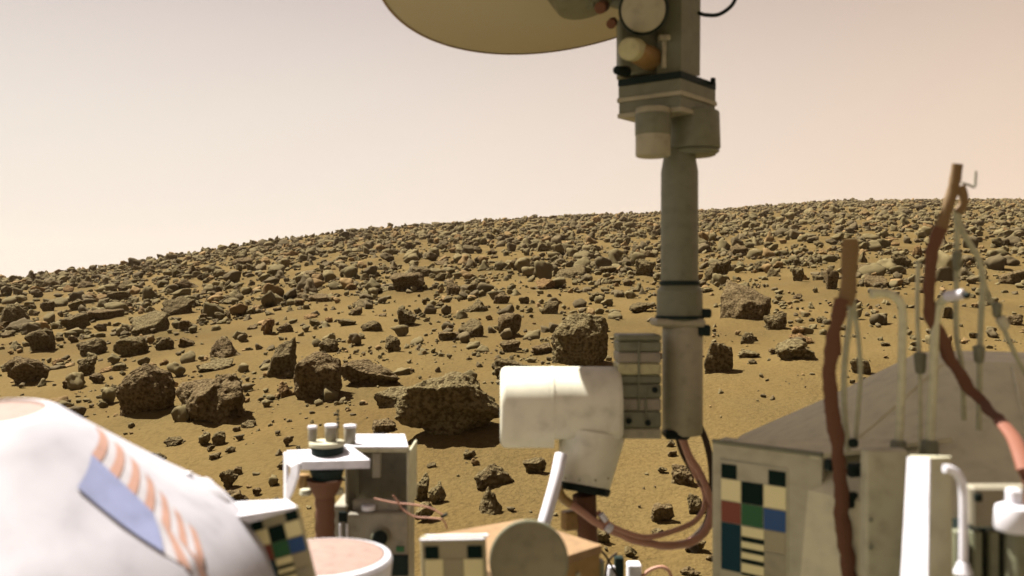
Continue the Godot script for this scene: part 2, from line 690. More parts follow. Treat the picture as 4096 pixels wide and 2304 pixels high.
func make_loose_rocks() -> void:
	# everything smaller or farther than the rocks above: scattered over the whole plain
	var rng := RandomNumberGenerator.new()
	rng.seed = 99
	var kinds := ["a", "v", "s", "a", "v", "t", "b", "s", "v", "a"]
	var lists: Array = []
	for i in kinds.size():
		lists.append([])
	var sizes := [[3.0, 9.0, 0.014, 0.065, 9000, 2.0], [6.0, 22.0, 0.045, 0.19, 10000, 1.9], [14.0, 60.0, 0.09, 0.46, 20000, 2.0], [45.0, 215.0, 0.16, 0.75, 40000, 1.9]]
	var clump := FastNoiseLite.new()
	clump.seed = 12
	clump.frequency = 0.5
	for s in sizes:
		for i in s[4]:
			var r := sqrt(lerpf(s[0] * s[0], s[1] * s[1], rng.randf()))
			var ph := deg_to_rad(rng.randf_range(-42.0, 42.0))
			var x := sin(ph) * r
			var z := -cos(ph) * r
			var size: float = s[2] * pow(s[3] / s[2], pow(rng.randf(), s[5]))
			var keep := 0.5 + 1.3 * clump.get_noise_2d(x, z)
			if r < 12.0:
				keep *= clampf((r - 3.0) / 9.0, 0.18, 1.0)
			if ph > 0.2 and r < 8.5:
				keep *= 0.35
			if rng.randf() > keep:
				continue
			var b := Basis(Vector3.UP, rng.randf() * TAU) * Basis(Vector3.RIGHT, rng.randf_range(-0.25, 0.25))
			b = b.scaled_local(Vector3(size, size * rng.randf_range(0.55, 1.0), size * rng.randf_range(0.6, 1.0)))
			var p := Vector3(x, ground(x, z, true, true) - size * rng.randf_range(0.08, 0.3), z)
			var u := rng.randf()
			var v := rng.randf_range(0.75, 1.15)
			var c := Color(0.096, 0.076, 0.036) * v
			if u < 0.3:
				c = Color(0.078, 0.060, 0.031) * v
			elif u > 0.88:
				c = Color(0.13, 0.086, 0.037) * v
			c.a = 1.0
			(lists[rng.randi() % kinds.size()] as Array).append([Transform3D(b, p), c])
	for i in kinds.size():
		var mm := MultiMesh.new()
		mm.transform_format = MultiMesh.TRANSFORM_3D
		mm.use_colors = true
		mm.mesh = rock_mesh(50 + i, kinds[i], 2)
		mm.instance_count = lists[i].size()
		for j in lists[i].size():
			mm.set_instance_transform(j, lists[i][j][0])
			mm.set_instance_color(j, lists[i][j][1])
		var o := MultiMeshInstance3D.new()
		o.name = numbered("scattered_stones")
		o.multimesh = mm
		o.material_override = M.loose
		o.set_meta("kind", "stuff")
		o.set_meta("label", "small stones and far rocks scattered over the whole plain")
		o.set_meta("category", "stones")
		o.set_meta("group", "loose stones of the plain")
		add_child(o)

# ------------------------------------------------------------------ the lander's deck and covers
func make_deck() -> void:
	var t := thing("lander_deck", "grey flat deck of the lander carrying every instrument", "lander deck", EYE + Vector3(0, DECK, -0.7))
	var st := tool()
	prism(st, [EYE + Vector3(-1.1, DECK - 0.012, 0.9), EYE + Vector3(-1.2, DECK - 0.012, -1.2), EYE + Vector3(-0.8, DECK - 0.012, -1.86), EYE + Vector3(0.8, DECK - 0.012, -1.86), EYE + Vector3(1.2, DECK - 0.012, -1.2), EYE + Vector3(1.1, DECK - 0.012, 0.9)], Vector3(0, 0.012, 0))
	part("deck_plate", st, M.grey, t)
	st = tool()
	prism(st, [EYE + Vector3(-1.05, DECK - 0.38, 0.85), EYE + Vector3(-1.15, DECK - 0.38, -1.15), EYE + Vector3(-0.77, DECK - 0.38, -1.8), EYE + Vector3(0.77, DECK - 0.38, -1.8), EYE + Vector3(1.15, DECK - 0.38, -1.15), EYE + Vector3(1.05, DECK - 0.38, 0.85)], Vector3(0, 0.366, 0))
	part("body", st, M.grey, t)
	for s in [-1.0, 1.0]:
		var foot := Vector3(s * 1.5, 0, -0.9)
		foot.y = ground(foot.x, foot.z)
		st = tool()
		tube(st, [EYE + Vector3(s * 1.1, DECK - 0.2, -0.9), foot + Vector3(0, 0.03, 0)], 0.03)
		part("leg", st, M.grey, t)
		st = tool()
		drum(st, foot + Vector3(0, 0.05, 0), foot + Vector3(0, -0.03, 0), 0.06, 0.15)
		part("footpad", st, M.grey, t)
	var rear := Vector3(0, ground(0, 1.5), 1.5)
	st = tool()
	tube(st, [EYE + Vector3(0, DECK - 0.2, 0.8), rear + Vector3(0, 0.03, 0)], 0.03)
	part("leg", st, M.grey, t)
	st = tool()
	drum(st, rear + Vector3(0, 0.05, 0), rear + Vector3(0, -0.03, 0), 0.06, 0.15)
	part("footpad", st, M.grey, t)

const CONE := [Vector2(0.0658, -0.1145), Vector2(0.0884, -0.1332), Vector2(0.1088, -0.149), Vector2(0.1384, -0.172), Vector2(0.162, -0.1896), Vector2(0.174, -0.199), Vector2(0.2227, -0.2333), Vector2(0.2517, -0.2742), Vector2(0.268, -0.3198), Vector2(0.30, -0.45), Vector2(0.32, -0.60)]

func cone_frame() -> Transform3D:
	return Transform3D(Basis(Vector3.RIGHT, 0.12), EYE + Vector3(-0.505, -0.119, -0.85))

# a point of the cone's skin at an angle (0 faces the camera, right positive) and a distance down the slope from the rim
func cone_skin(theta: float, s: float, proud: float) -> Vector3:
	var i := 0
	var left := s
	while i < CONE.size() - 2 and left > CONE[i].distance_to(CONE[i + 1]):
		left -= CONE[i].distance_to(CONE[i + 1])
		i += 1
	var a: Vector2 = CONE[i]
	var b: Vector2 = CONE[i + 1]
	var p := a.lerp(b, left / a.distance_to(b))
	var n := Vector2(a.y - b.y, b.x - a.x).normalized()
	p += n * proud
	return cone_frame() * Vector3(p.x * sin(theta), p.y + 0.11, p.x * cos(theta))

func flag_patch(st: SurfaceTool, u0: float, u1: float, v0: float, v1: float, proud: float) -> void:
	# u runs from hoist to fly round the cone, v across the stripes down the slope
	var nu := maxi(4, int((u1 - u0) * 30.0))
	var nv := maxi(1, int((v1 - v0) * 26.0))
	st.set_smooth_group(1)
	for i in nu:
		for j in nv:
			var q := []
			for c in [[0, 0], [1, 0], [1, 1], [0, 1]]:
				var u := lerpf(u0, u1, float(i + c[0]) / nu)
				var v := lerpf(v0, v1, float(j + c[1]) / nv)
				# hoist edge, edge of the blue field and fly edge as angle and distance down the slope
				var hoist := Vector2(62.0 + 14.5 * v, 0.080 + 0.178 * v)
				var field := Vector2(81.4 - 5.6 * v, 0.053 + 0.154 * v)
				var fly := Vector2(118.0 - 60.0 * v + 26.0 * v * v, 0.035 + 0.14 * v)
				var k := hoist.lerp(field, u / 0.4) if u < 0.4 else field.lerp(fly, (u - 0.4) / 0.6)
				q.append(cone_skin(deg_to_rad(k.x), k.y, proud))
			quad(st, q[0], q[1], q[2], q[3], cone_frame().origin + Vector3(0, -0.2, 0))
	st.set_smooth_group(-1)

func make_white_generator_cover() -> void:
	var xf := cone_frame()
	var t := thing("generator_cover", "big white truncated cone cover with a flag decal, lower left corner", "cover", EYE + Vector3(-0.505, DECK, -0.85))
	var st := tool()
	var prof := [Vector2(0.052, 0.0), Vector2(0.060, -0.0015)]
	for p in CONE:
		prof.append(p + Vector2(0, 0.11))
	lathe(st, xf, prof, 96)
	part("shell", st, M.cone, t)
	st = tool()
	lathe(st, xf, [Vector2(0, -0.0035), Vector2(0.050, -0.0025), Vector2(0.052, 0.0), Vector2(0.0525, -0.006)], 64)
	part("top_cap", st, M.pink, t, "dusty pink round top of the white cone")
	# the flag: thirteen stripes and a blue corner, wrapped round the flank
	st = tool()
	flag_patch(st, 0.0, 1.0, 0.0, 1.0, 0.0008)
	var flag := part("flag_decal", st, M.flag_white, t, "flag with red and white stripes and a blue corner on the cone")
	for i in range(0, 13, 2):
		st = tool()
		flag_patch(st, 0.4 if i < 7 else 0.0, 1.0, i / 13.0, (i + 1) / 13.0, 0.0016)
		part("stripe", st, M.flag_red, flag)
	st = tool()
	flag_patch(st, 0.0, 0.4, 0.0, 7.0 / 13.0, 0.0022)
	part("blue_field", st, M.flag_blue, flag)
	# latches on the right flank
	st = tool()
	drum(st, at(188, 472, 0.955), at(188, 486, 0.955), 0.0048, 0.0048, 0.002, 20)
	part("latch_knob", st, M.white, t)
	st = tool()
	drum(st, at(199, 482, 0.955), at(223, 512, 0.945), 0.011, 0.013, 0.006, 28)
	part("latch_bracket", st, M.white, t)

func make_grey_generator_cover() -> void:
	var c := EYE + Vector3(0.7986, 0, -1.45)
	var t := thing("generator_cover", "grey truncated cone cover in shade with a flat chart panel, lower right", "cover", EYE + Vector3(0.7986, DECK, -1.45))
	var st := tool()
	lathe(st, Transform3D(Basis.IDENTITY, c), [Vector2(0, -0.112), Vector2(0.128, -0.112), Vector2(0.1366, -0.1179), Vector2(0.2824, -0.2019), Vector2(0.421, -0.2734), Vector2(0.43, -0.285), Vector2(0.44, -0.60)], 96)
	part("shell", st, M.cover_shell, t)
	# seam ribs down the slope
	for a in [-64.0, -22.0, 12.0]:
		var th := deg_to_rad(a)
		var dir := Vector3(sin(th), 0, cos(th))
		st = tool()
		tube(st, [c + dir * 0.14 + Vector3(0, -0.119, 0), c + dir * 0.2824 + Vector3(0, -0.2019, 0), c + dir * 0.421 + Vector3(0, -0.2734, 0)], 0.0035, -1, 6, Vector3.ZERO, 1)
		part("seam_rib", st, M.cover_shell, t)
	# flat panel that carries the chart
	var a1 := at(712.5, 442, 1.35)
	var b1 := at(822, 456, 1.2375)
	b1.y = a1.y
	var back := Vector3(0.03, 0, -0.045)
	st = tool()
	prism(st, [a1, b1, b1 + Vector3(0, -0.37, 0), a1 + Vector3(0, -0.37, 0)], back)
	part("front_panel", st, M.cover_grey, t, "flat grey panel behind the large colour chart")
	st = tool()
	tube(st, [a1 + Vector3(0, 0.002, 0.002), b1 + Vector3(0, 0.002, 0.002)], 0.0035, -1, 8, Vector3.ZERO, 1)
	part("panel_edge", st, M.mast, t)
	# hood from the panel back onto the cone
	st = tool()
	var up1 := c + Vector3(sin(deg_to_rad(-75.0)), 0, cos(deg_to_rad(-75.0))) * 0.36 + Vector3(0, -0.236, 0)
	var up2 := c + Vector3(sin(deg_to_rad(-40.0)), 0, cos(deg_to_rad(-40.0))) * 0.30 + Vector3(0, -0.206, 0)
	prism(st, [a1 + Vector3(0.004, 0.001, -0.003), b1 + Vector3(-0.004, 0.001, -0.003), up2, up1], Vector3(0, -0.006, 0))
	part("panel_hood", st, M.cover_shell, t)
	# second flat panel to the right of the strap
	st = tool()
	slab_at(st, 866, 450, 909, 760, 1.12, 0.02, 0.003)
	part("side_panel", st, M.cover_grey, t)
	for y in [520.0, 548.0]:
		st = tool()
		drum(st, at(871, y, 1.115), at(871, y, 1.13), 0.0025, 0.0025, 0.0005, 12)
		part("screw", st, M.mast, t)

func make_drum_cover() -> void:
	var c := at(320, 556, 1.1)
	var t := thing("drum_cover", "low white round drum with a dusty pink top between two colour charts", "drum", Vector3(c.x, EYE.y + DECK, c.z))
	var h := c.y - EYE.y - DECK
	var st := tool()
	lathe(st, Transform3D(Basis.IDENTITY, c), [Vector2(0.080, 0.0), Vector2(0.0865, -0.0015), Vector2(0.0894, -0.006), Vector2(0.088, -0.02), Vector2(0.082, -0.07), Vector2(0.08, -h)], 72)
	part("shell", st, M.white, t)
	st = tool()
	lathe(st, Transform3D(Basis.IDENTITY, c), [Vector2(0, 0.006), Vector2(0.04, 0.004), Vector2(0.0785, -0.0002), Vector2(0.079, -0.006)], 72)
	part("top_cap", st, M.pink, t)

func make_tan_box() -> void:
	var y := 1.3 - 0.379
	var p := []
	for q in [[420.0, 537.0], [522.0, 519.0], [602.0, 545.0], [500.0, 577.0]]:
		var d: float = 0.379 * FOCAL / (q[1] - 288.0)
		var v := at(q[0], q[1], d)
		v.y = y
		p.append(v)
	var t := thing("equipment_box", "dust-covered tan box with gold side behind the grey disc", "box", Vector3(p[3].x, EYE.y + DECK, -1.33))
	var st := tool()
	prism(st, p, Vector3(0, -0.012, 0))
	part("lid", st, M.tan, t)
	var c: Vector3 = (p[0] + p[1] + p[2] + p[3]) / 4.0
	var low := []
	for v in p:
		low.append(c + ((v as Vector3) - c) * 0.975 + Vector3(0, -0.0125, 0))
	st = tool()
	prism(st, low, Vector3(0, DECK + 0.379 + 0.0125, 0))
	part("body", st, M.gold, t)
	for k in 3:
		st = tool()
		var a: Vector3 = low[3].lerp(low[2], 0.25 + 0.25 * k) + Vector3(0.001, -0.02, 0.001)
		drum(st, a + Vector3(0.002, 0, 0.002), a - Vector3(0.002, 0, 0.002), 0.004, 0.004, 0.001, 12)
		part("bolt", st, M.mast_light, t)

# ------------------------------------------------------------------ the dish antenna on its mast
func make_antenna() -> void:
	var D := 1.7
	var u := D / FOCAL
	var t := thing("dish_antenna", "tall grey mast with gearbox and large upturned dish", "antenna", Vector3(at(680, 0, D).x, EYE.y + DECK, -D))
	# dish
	var c := EYE + Vector3(0.118, 0.645, -1.70)
	var n := Vector3(-0.17, 0.96, -0.22).normalized()
	var x := n.cross(Vector3(0, 0, 1)).normalized()
	var frame := Transform3D(Basis(x, n, x.cross(n)), c)
	var prof := []
	for i in 13:
		var r := 0.38 * i / 12.0
		prof.append(Vector2(r, -0.06 * (1.0 - pow(r / 0.38, 2.0)) + 0.003))
	for i in range(12, -1, -1):
		var r := 0.38 * i / 12.0
		prof.append(Vector2(r, -0.06 * (1.0 - pow(r / 0.38, 2.0)) - 0.004))
	var st := tool()
	lathe(st, frame, prof, 120)
	var dish := part("dish", st, M.dish, t, "large olive-tan dish seen from below")
	st = tool()
	lathe(st, frame, [Vector2(0.379, 0.005), Vector2(0.3835, 0.003), Vector2(0.3835, -0.005), Vector2(0.379, -0.0065)], 120)
	part("rim", st, M.gold, dish)
	st = tool()
	drum(st, c - n * 0.06, c - n * 0.115, 0.075, 0.055, 0.004)
	part("hub", st, M.mast, dish)
	# feed on its tripod above the dish
	st = tool()
	drum(st, c + n * 0.24, c + n * 0.16, 0.03, 0.02, 0.003)
	part("feed", st, M.mast, dish)
	for k in 3:
		var a := TAU * k / 3.0
		st = tool()
		tube(st, [c + n * 0.19 + (x * cos(a) + x.cross(n) * sin(a)) * 0.02, c + (x * cos(a) + x.cross(n) * sin(a)) * 0.3 - n * 0.02], 0.004, -1, 8, Vector3.ZERO, 1)
		part("feed_strut", st, M.mast, dish)
	# arm from hub to head
	st = tool()
	tube(st, [c - n * 0.10, at(600, -8, 1.70), at(632, 0, 1.70)], 0.026, 0.02)
	part("arm", st, M.mast, t)
	st = tool()
	drum(st, at(600, 8, 1.63), at(604, 6, 1.67), 0.011, 0.011, 0.002, 18)
	drum(st, at(611, 24, 1.62), at(613, 22, 1.66), 0.009, 0.009, 0.002, 18)
	part("joint_bolts", st, M.brown, t)
	# head: round gear housing, column, knobs
	st = tool()
	drum(st, at(643, 10, 1.585), at(646, 8, 1.70), 22 * u * 0.93, 22 * u, 0.004, 48)
	part("gear_housing", st, M.mast_light, t, "round grey gear housing under the dish")
	st = tool()
	drum(st, at(643, 10, 1.60), at(646, 8, 1.69), 24.5 * u * 0.94, 24.5 * u * 0.94, 0.002, 48)
	part("gear_flange", st, M.dark, t)
	st = tool()
	loft(st, [[at(659, -60, 1.66), at(682, -60, 1.63), at(701, -60, 1.68), at(678, -60, 1.74)], [at(657, 76, 1.66), at(681, 76, 1.63), at(700, 76, 1.68), at(677, 76, 1.74)]])
	part("column", st, M.mast, t)
	st = tool()
	drum(st, at(628.5, 49, 1.565), at(636, 50, 1.62), 11.3 * u * 0.92, 11.6 * u * 0.95, 0.005, 36)
	part("cream_knob", st, M.cream, t, "round cream end cap beside the gold motor")
	st = tool()
	drum(st, at(634, 51, 1.60), at(651, 59, 1.67), 10.5 * u * 0.95, 12.5 * u * 0.97, 0.005, 36)
	part("gold_motor", st, M.gold, t)
	st = tool()
	slab_at(st, 620, 14, 676, 74, 1.67, 0.06, 0.004)
	part("rear_bracket", st, M.mast, t)
	st = tool()
	slab_at(st, 662, 36, 667, 68, 1.645, 0.02, 0.002)
	slab_at(st, 659, 34, 671, 40, 1.64, 0.02, 0.002)
	part("small_post", st, M.mast_light, t)
	st = tool()
	drum(st, at(616, 70, 1.61), at(627, 72, 1.64), 4.0 * u, 5.5 * u, 0.002, 18)
	part("dark_bolt", st, M.black, t)
	st = tool()
	tube(st, [at(698, -30, 1.64), at(735, -18, 1.62), at(734, 2, 1.62), at(720, 14, 1.62), at(706, 15, 1.63), at(699, 13, 1.65)], 1.9 * u, -1, 10)
	part("cable_loop", st, M.black, t)
	# square gearbox, one corner towards the camera
	var levels := [[72.0, 79.0, 0.0, "dark"], [79.5, 91.0, -0.001, "mast"], [91.5, 96.0, 0.002, "mast_light"], [96.5, 107.0, -0.002, "mast"], [107.5, 112.0, 0.001, "mast_light"]]
	for k in levels:
		var y0: float = at(0, k[0], 1.63).y
		var y1: float = at(0, k[1], 1.63).y
		var e: float = k[2]
		var cc := at(681, 0, 1.62)
		var ll := at(618, 0, 1.69)
		var rr := at(716, 0, 1.72)
		var bb := ll + rr - cc
		var mid := (ll + rr) / 2.0
		var ring := []
		for p in [cc, ll, bb, rr]:
			var q: Vector3 = p + (p - mid).normalized() * e
			q.y = y1
			ring.append(q)
		st = tool()
		prism(st, ring, Vector3(0, y0 - y1, 0))
		part("gearbox_layer", st, M[k[3]], t)
	st = tool()
	drum(st, at(713, 78, 1.70), at(713, 84, 1.70), 0.005, 0.005, 0.001, 14)
	part("dark_bolt", st, M.black, t)
	# two drums under the gearbox
	st = tool()
	drum(st, at(653, 108, 1.64), at(653, 157, 1.64), 17.5 * u * 0.96, 17.5 * u * 0.96, 0.004, 40)
	part("motor_drum", st, M.mast_light, t)
	st = tool()
	drum(st, at(653, 114, 1.64), at(653, 136, 1.64), 17.9 * u * 0.965, 17.9 * u * 0.965, 0.002, 40)
	part("motor_band", st, M.mast, t)
	st = tool()
	drum(st, at(694, 112, 1.70), at(694, 150, 1.70), 25.0 * u, 26.0 * u, 0.004, 48)
	drum(st, at(694, 150, 1.70), at(694, 156, 1.70), 25.0 * u, 22.0 * u, 0.004, 48)
	part("bearing_drum", st, M.mast, t)
	# mast
	var ax := at(679.5, 0, D)
	var yy := func(row: float) -> float: return at(0, row, D).y
	var base := Transform3D(Basis.IDENTITY, Vector3(ax.x, 0, ax.z))
	st = tool()
	lathe(st, base, [Vector2(0, yy.call(150.0)), Vector2(15.5 * u, yy.call(150.0)), Vector2(16.0 * u, yy.call(158.0)), Vector2(18.4 * u, yy.call(172.0)), Vector2(18.6 * u, yy.call(280.0)), Vector2(18.6 * u, yy.call(285.0)), Vector2(22.5 * u, yy.call(291.0)), Vector2(23.0 * u, yy.call(318.0)), Vector2(20.0 * u, yy.call(322.0)), Vector2(0, yy.call(322.0))], 56)
	part("mast_tube", st, M.mast, t)
	for row in [283.0, 317.0]:
		st = tool()
		lathe(st, base, [Vector2(19.0 * u, yy.call(row - 2.2)), Vector2((20.5 if row < 300.0 else 24.0) * u, yy.call(row - 1.6)), Vector2((20.5 if row < 300.0 else 24.0) * u, yy.call(row + 1.6)), Vector2(19.0 * u, yy.call(row + 2.2))], 56)
		part("ring", st, M.dark, t)
	st = tool()
	slab_at(st, 698, 309, 712, 318, 1.68, 0.03, 0.003)
	slab_at(st, 690, 325, 711, 336, 1.67, 0.03, 0.003)
	part("clamp", st, M.dark, t)
	st = tool()
	slab_at(st, 656, 319, 706, 327, 1.66, 0.08, 0.004)
	part("clamp_plate", st, M.mast_light, t)
	# lower housing
	st = tool()
	lathe(st, Transform3D(Basis.IDENTITY, Vector3(at(682.5, 0, D).x, 0, -D)), [Vector2(0, yy.call(326.0)), Vector2(19.0 * u, yy.call(326.0)), Vector2(20.0 * u, yy.call(328.0)), Vector2(20.0 * u, yy.call(431.0)), Vector2(18.5 * u, yy.call(434.0)), Vector2(0, yy.call(434.0))], 40)
	part("lower_housing", st, M.mast_light, t)
	st = tool()
	slab_at(st, 666, 431, 690, 440, 1.665, 0.05, 0.003)
	part("cable_gland", st, M.black, t)
	# electronics box on its left, stacked in bands
	var bands := [[335.0, 341.0, "mast", 0.0], [341.5, 352.0, "mast", -0.001], [352.5, 363.0, "grey", 0.001], [363.5, 375.0, "cream", 0.0], [375.5, 384.0, "mast", -0.002], [384.5, 398.0, "mast", 0.001], [398.5, 411.0, "grey", 0.0], [411.5, 428.0, "mast", 0.001], [428.5, 439.0, "mast_light", 0.0]]
	for k in bands:
		st = tool()
		slab_at(st, 618, k[0], 661.5, k[1], 1.62 - float(k[3]), 0.075, 0.0025)
		part("electronics_band", st, M[k[2]], t)
	st = tool()
	slab_at(st, 638, 341, 640, 410, 1.6165, 0.004, 0.0008)
	slab_at(st, 645, 386, 647, 426, 1.6165, 0.004, 0.0008)
	part("spine", st, M.mast, t)
	for q in [[629.0, 421.0], [648.0, 423.0], [655.0, 390.0]]:
		st = tool()
		drum(st, at(q[0], q[1], 1.607), at(q[0], q[1], 1.625), 0.0055, 0.0055, 0.001, 16)
		part("socket", st, M.black, t)

# ------------------------------------------------------------------ white tubular housing
func make_sampler_housing() -> void:
	var D := 1.58
	var u := D / FOCAL
	var t := thing("tubular_housing", "white tubular housing bent down like a snorkel beside the mast", "housing", Vector3(at(590, 0, D).x, EYE.y + DECK, -D - 0.05))
	# cross-section in y and z, extruded along x: rounded on top
	var sec := []
	var hgt := 82.0 * u
	var dep := 0.135
	var rr := 0.066
	for i in 9:
		var a := PI / 2.0 * i / 8.0
		sec.append(Vector2(rr - sin(PI / 2.0 - a) * rr * 1.0, -(rr - cos(PI / 2.0 - a) * 0.0) ))
	sec.clear()
	for i in 11:
		var a := PI / 2.0 * i / 10.0                      # from straight up to facing front
		sec.append(Vector2(-rr + sin(a) * rr, -rr + cos(a) * rr))
	for i in 5:
		var a := PI / 2.0 * i / 4.0
		sec.append(Vector2(-0.04 + cos(a) * 0.04, -hgt + 0.04 - sin(a) * 0.04))
	for i in 5:
		var a := PI / 2.0 * i / 4.0
		sec.append(Vector2(-dep + 0.04 - sin(a) * 0.04, -hgt + 0.04 - cos(a) * 0.04))
	for i in 9:
		var a := PI / 2.0 * i / 8.0
		sec.append(Vector2(-dep + rr - cos(a) * rr, -rr + sin(a) * rr))
	var top := at(0, 370, D).y
	var st := tool()
	var spans := [[500.0, 0.86], [501.2, 0.94], [503.5, 0.985], [506.5, 1.0], [553.0, 1.0]]
	var rings := []
	for s in spans:
		var ring := []
		for p in sec:
			var q := Vector2(p.x + dep / 2.0, p.y + hgt / 2.0) * float(s[1]) - Vector2(dep / 2.0, hgt / 2.0)
			ring.append(Vector3(at(s[0], 0, D).x, top + q.y, -D + q.x))
		rings.append(ring)
	st.set_smooth_group(2)
	loft_smooth(st, rings)
	part("end_section", st, M.housing, t)
	st = tool()
	rings = []
	for s in [[554.0, 1.0], [590.0, 1.0], [618.0, 1.0], [623.0, 0.97], [624.0, 0.9]]:
		var ring := []
		for p in sec:
			var py: float = maxf(p.y, -hgt * 0.86)
			var q := Vector2(p.x + dep / 2.0, py + hgt / 2.0) * float(s[1]) - Vector2(dep / 2.0, hgt / 2.0)
			ring.append(Vector3(at(s[0], 0, D).x, top + q.y, -D + q.x))
		rings.append(ring)
	loft_smooth(st, rings)
	part("bend_section", st, M.housing, t)
	st = tool()
	rings = []
	for s in [[552.6, 1.012], [554.6, 1.012]]:
		var ring := []
		for p in sec:
			var q := Vector2(p.x + dep / 2.0, p.y + hgt / 2.0) * float(s[1]) - Vector2(dep / 2.0, hgt / 2.0)
			ring.append(Vector3(at(s[0], 0, D).x, top + q.y, -D + q.x))
		rings.append(ring)
	loft_smooth(st, rings)
	part("seam", st, M.housing, t)
	# downward tube
	var a := at(592, 433, D + 0.052)
	var b := at(583, 491, D + 0.03)
	st = tool()
	drum(st, a, b, 34.0 * u, 26.0 * u, 0.004, 56)
	part("down_tube", st, M.housing, t)
	st = tool()
	drum(st, a.lerp(b, 0.90), a.lerp(b, 1.03), 28.0 * u, 26.9 * u, 0.003, 56)
	part("collar", st, M.black, t)
	for k in 4:
		var th := deg_to_rad(-50.0 + 33.0 * k)
		var p := a.lerp(b, 0.72) + Vector3(sin(th), 0, cos(th)) * 28.0 * u
		st = tool()
		drum(st, p + Vector3(sin(th), 0, cos(th)) * 0.0015, p - Vector3(sin(th), 0, cos(th)) * 0.003, 0.0022, 0.0022, 0.0005, 10)
		part("rivet", st, M.mast_light, t)
	st = tool()
	drum(st, at(584, 494, D + 0.035), at(590, 562, D + 0.04), 0.022, 0.016, 0.003, 32)
	part("stem", st, M.brown, t)
	st = tool()
	box(st, Transform3D(Basis(Vector3.UP, 0.4), at(570, 520, D + 0.03)), Vector3(0.03, 0.035, 0.02), 0.003)
	part("stem_bracket", st, M.gold, t)
	st = tool()
	drum(st, at(590, 560, D + 0.04), Vector3(at(590, 560, D + 0.04).x, EYE.y + DECK, -D - 0.04), 0.026, 0.03, 0.003, 32)
	part("pedestal", st, M.mast, t)
	st = tool()
	tube(st, [at(561, 455, D - 0.03), at(555, 484, D - 0.06), at(543.5, 525, D - 0.09)], 6.2 * u, -1, 16, Vector3.ZERO, 3)
	part("strut", st, M.white, t, "slim white strut slanting down from the housing")

func loft_smooth(st: SurfaceTool, rings: Array) -> void:
	st.set_smooth_group(2)
	for i in rings.size() - 1:
		var n: int = rings[i].size()
		var c := Vector3.ZERO
		for p in rings[i]:
			c += p
		c /= n
		for j in n:
			quad(st, rings[i][j], rings[i][(j + 1) % n], rings[i + 1][(j + 1) % n], rings[i + 1][j], c)
	st.set_smooth_group(-1)
	var k := 0
	for r in [rings[0], rings[-1]]:
		var other: Array = rings[1] if k == 0 else rings[-2]
		for i in range(1, r.size() - 1):
			tri(st, r[0], r[i], r[i + 1], (other[0] + other[i]) / 2.0)
		k += 1

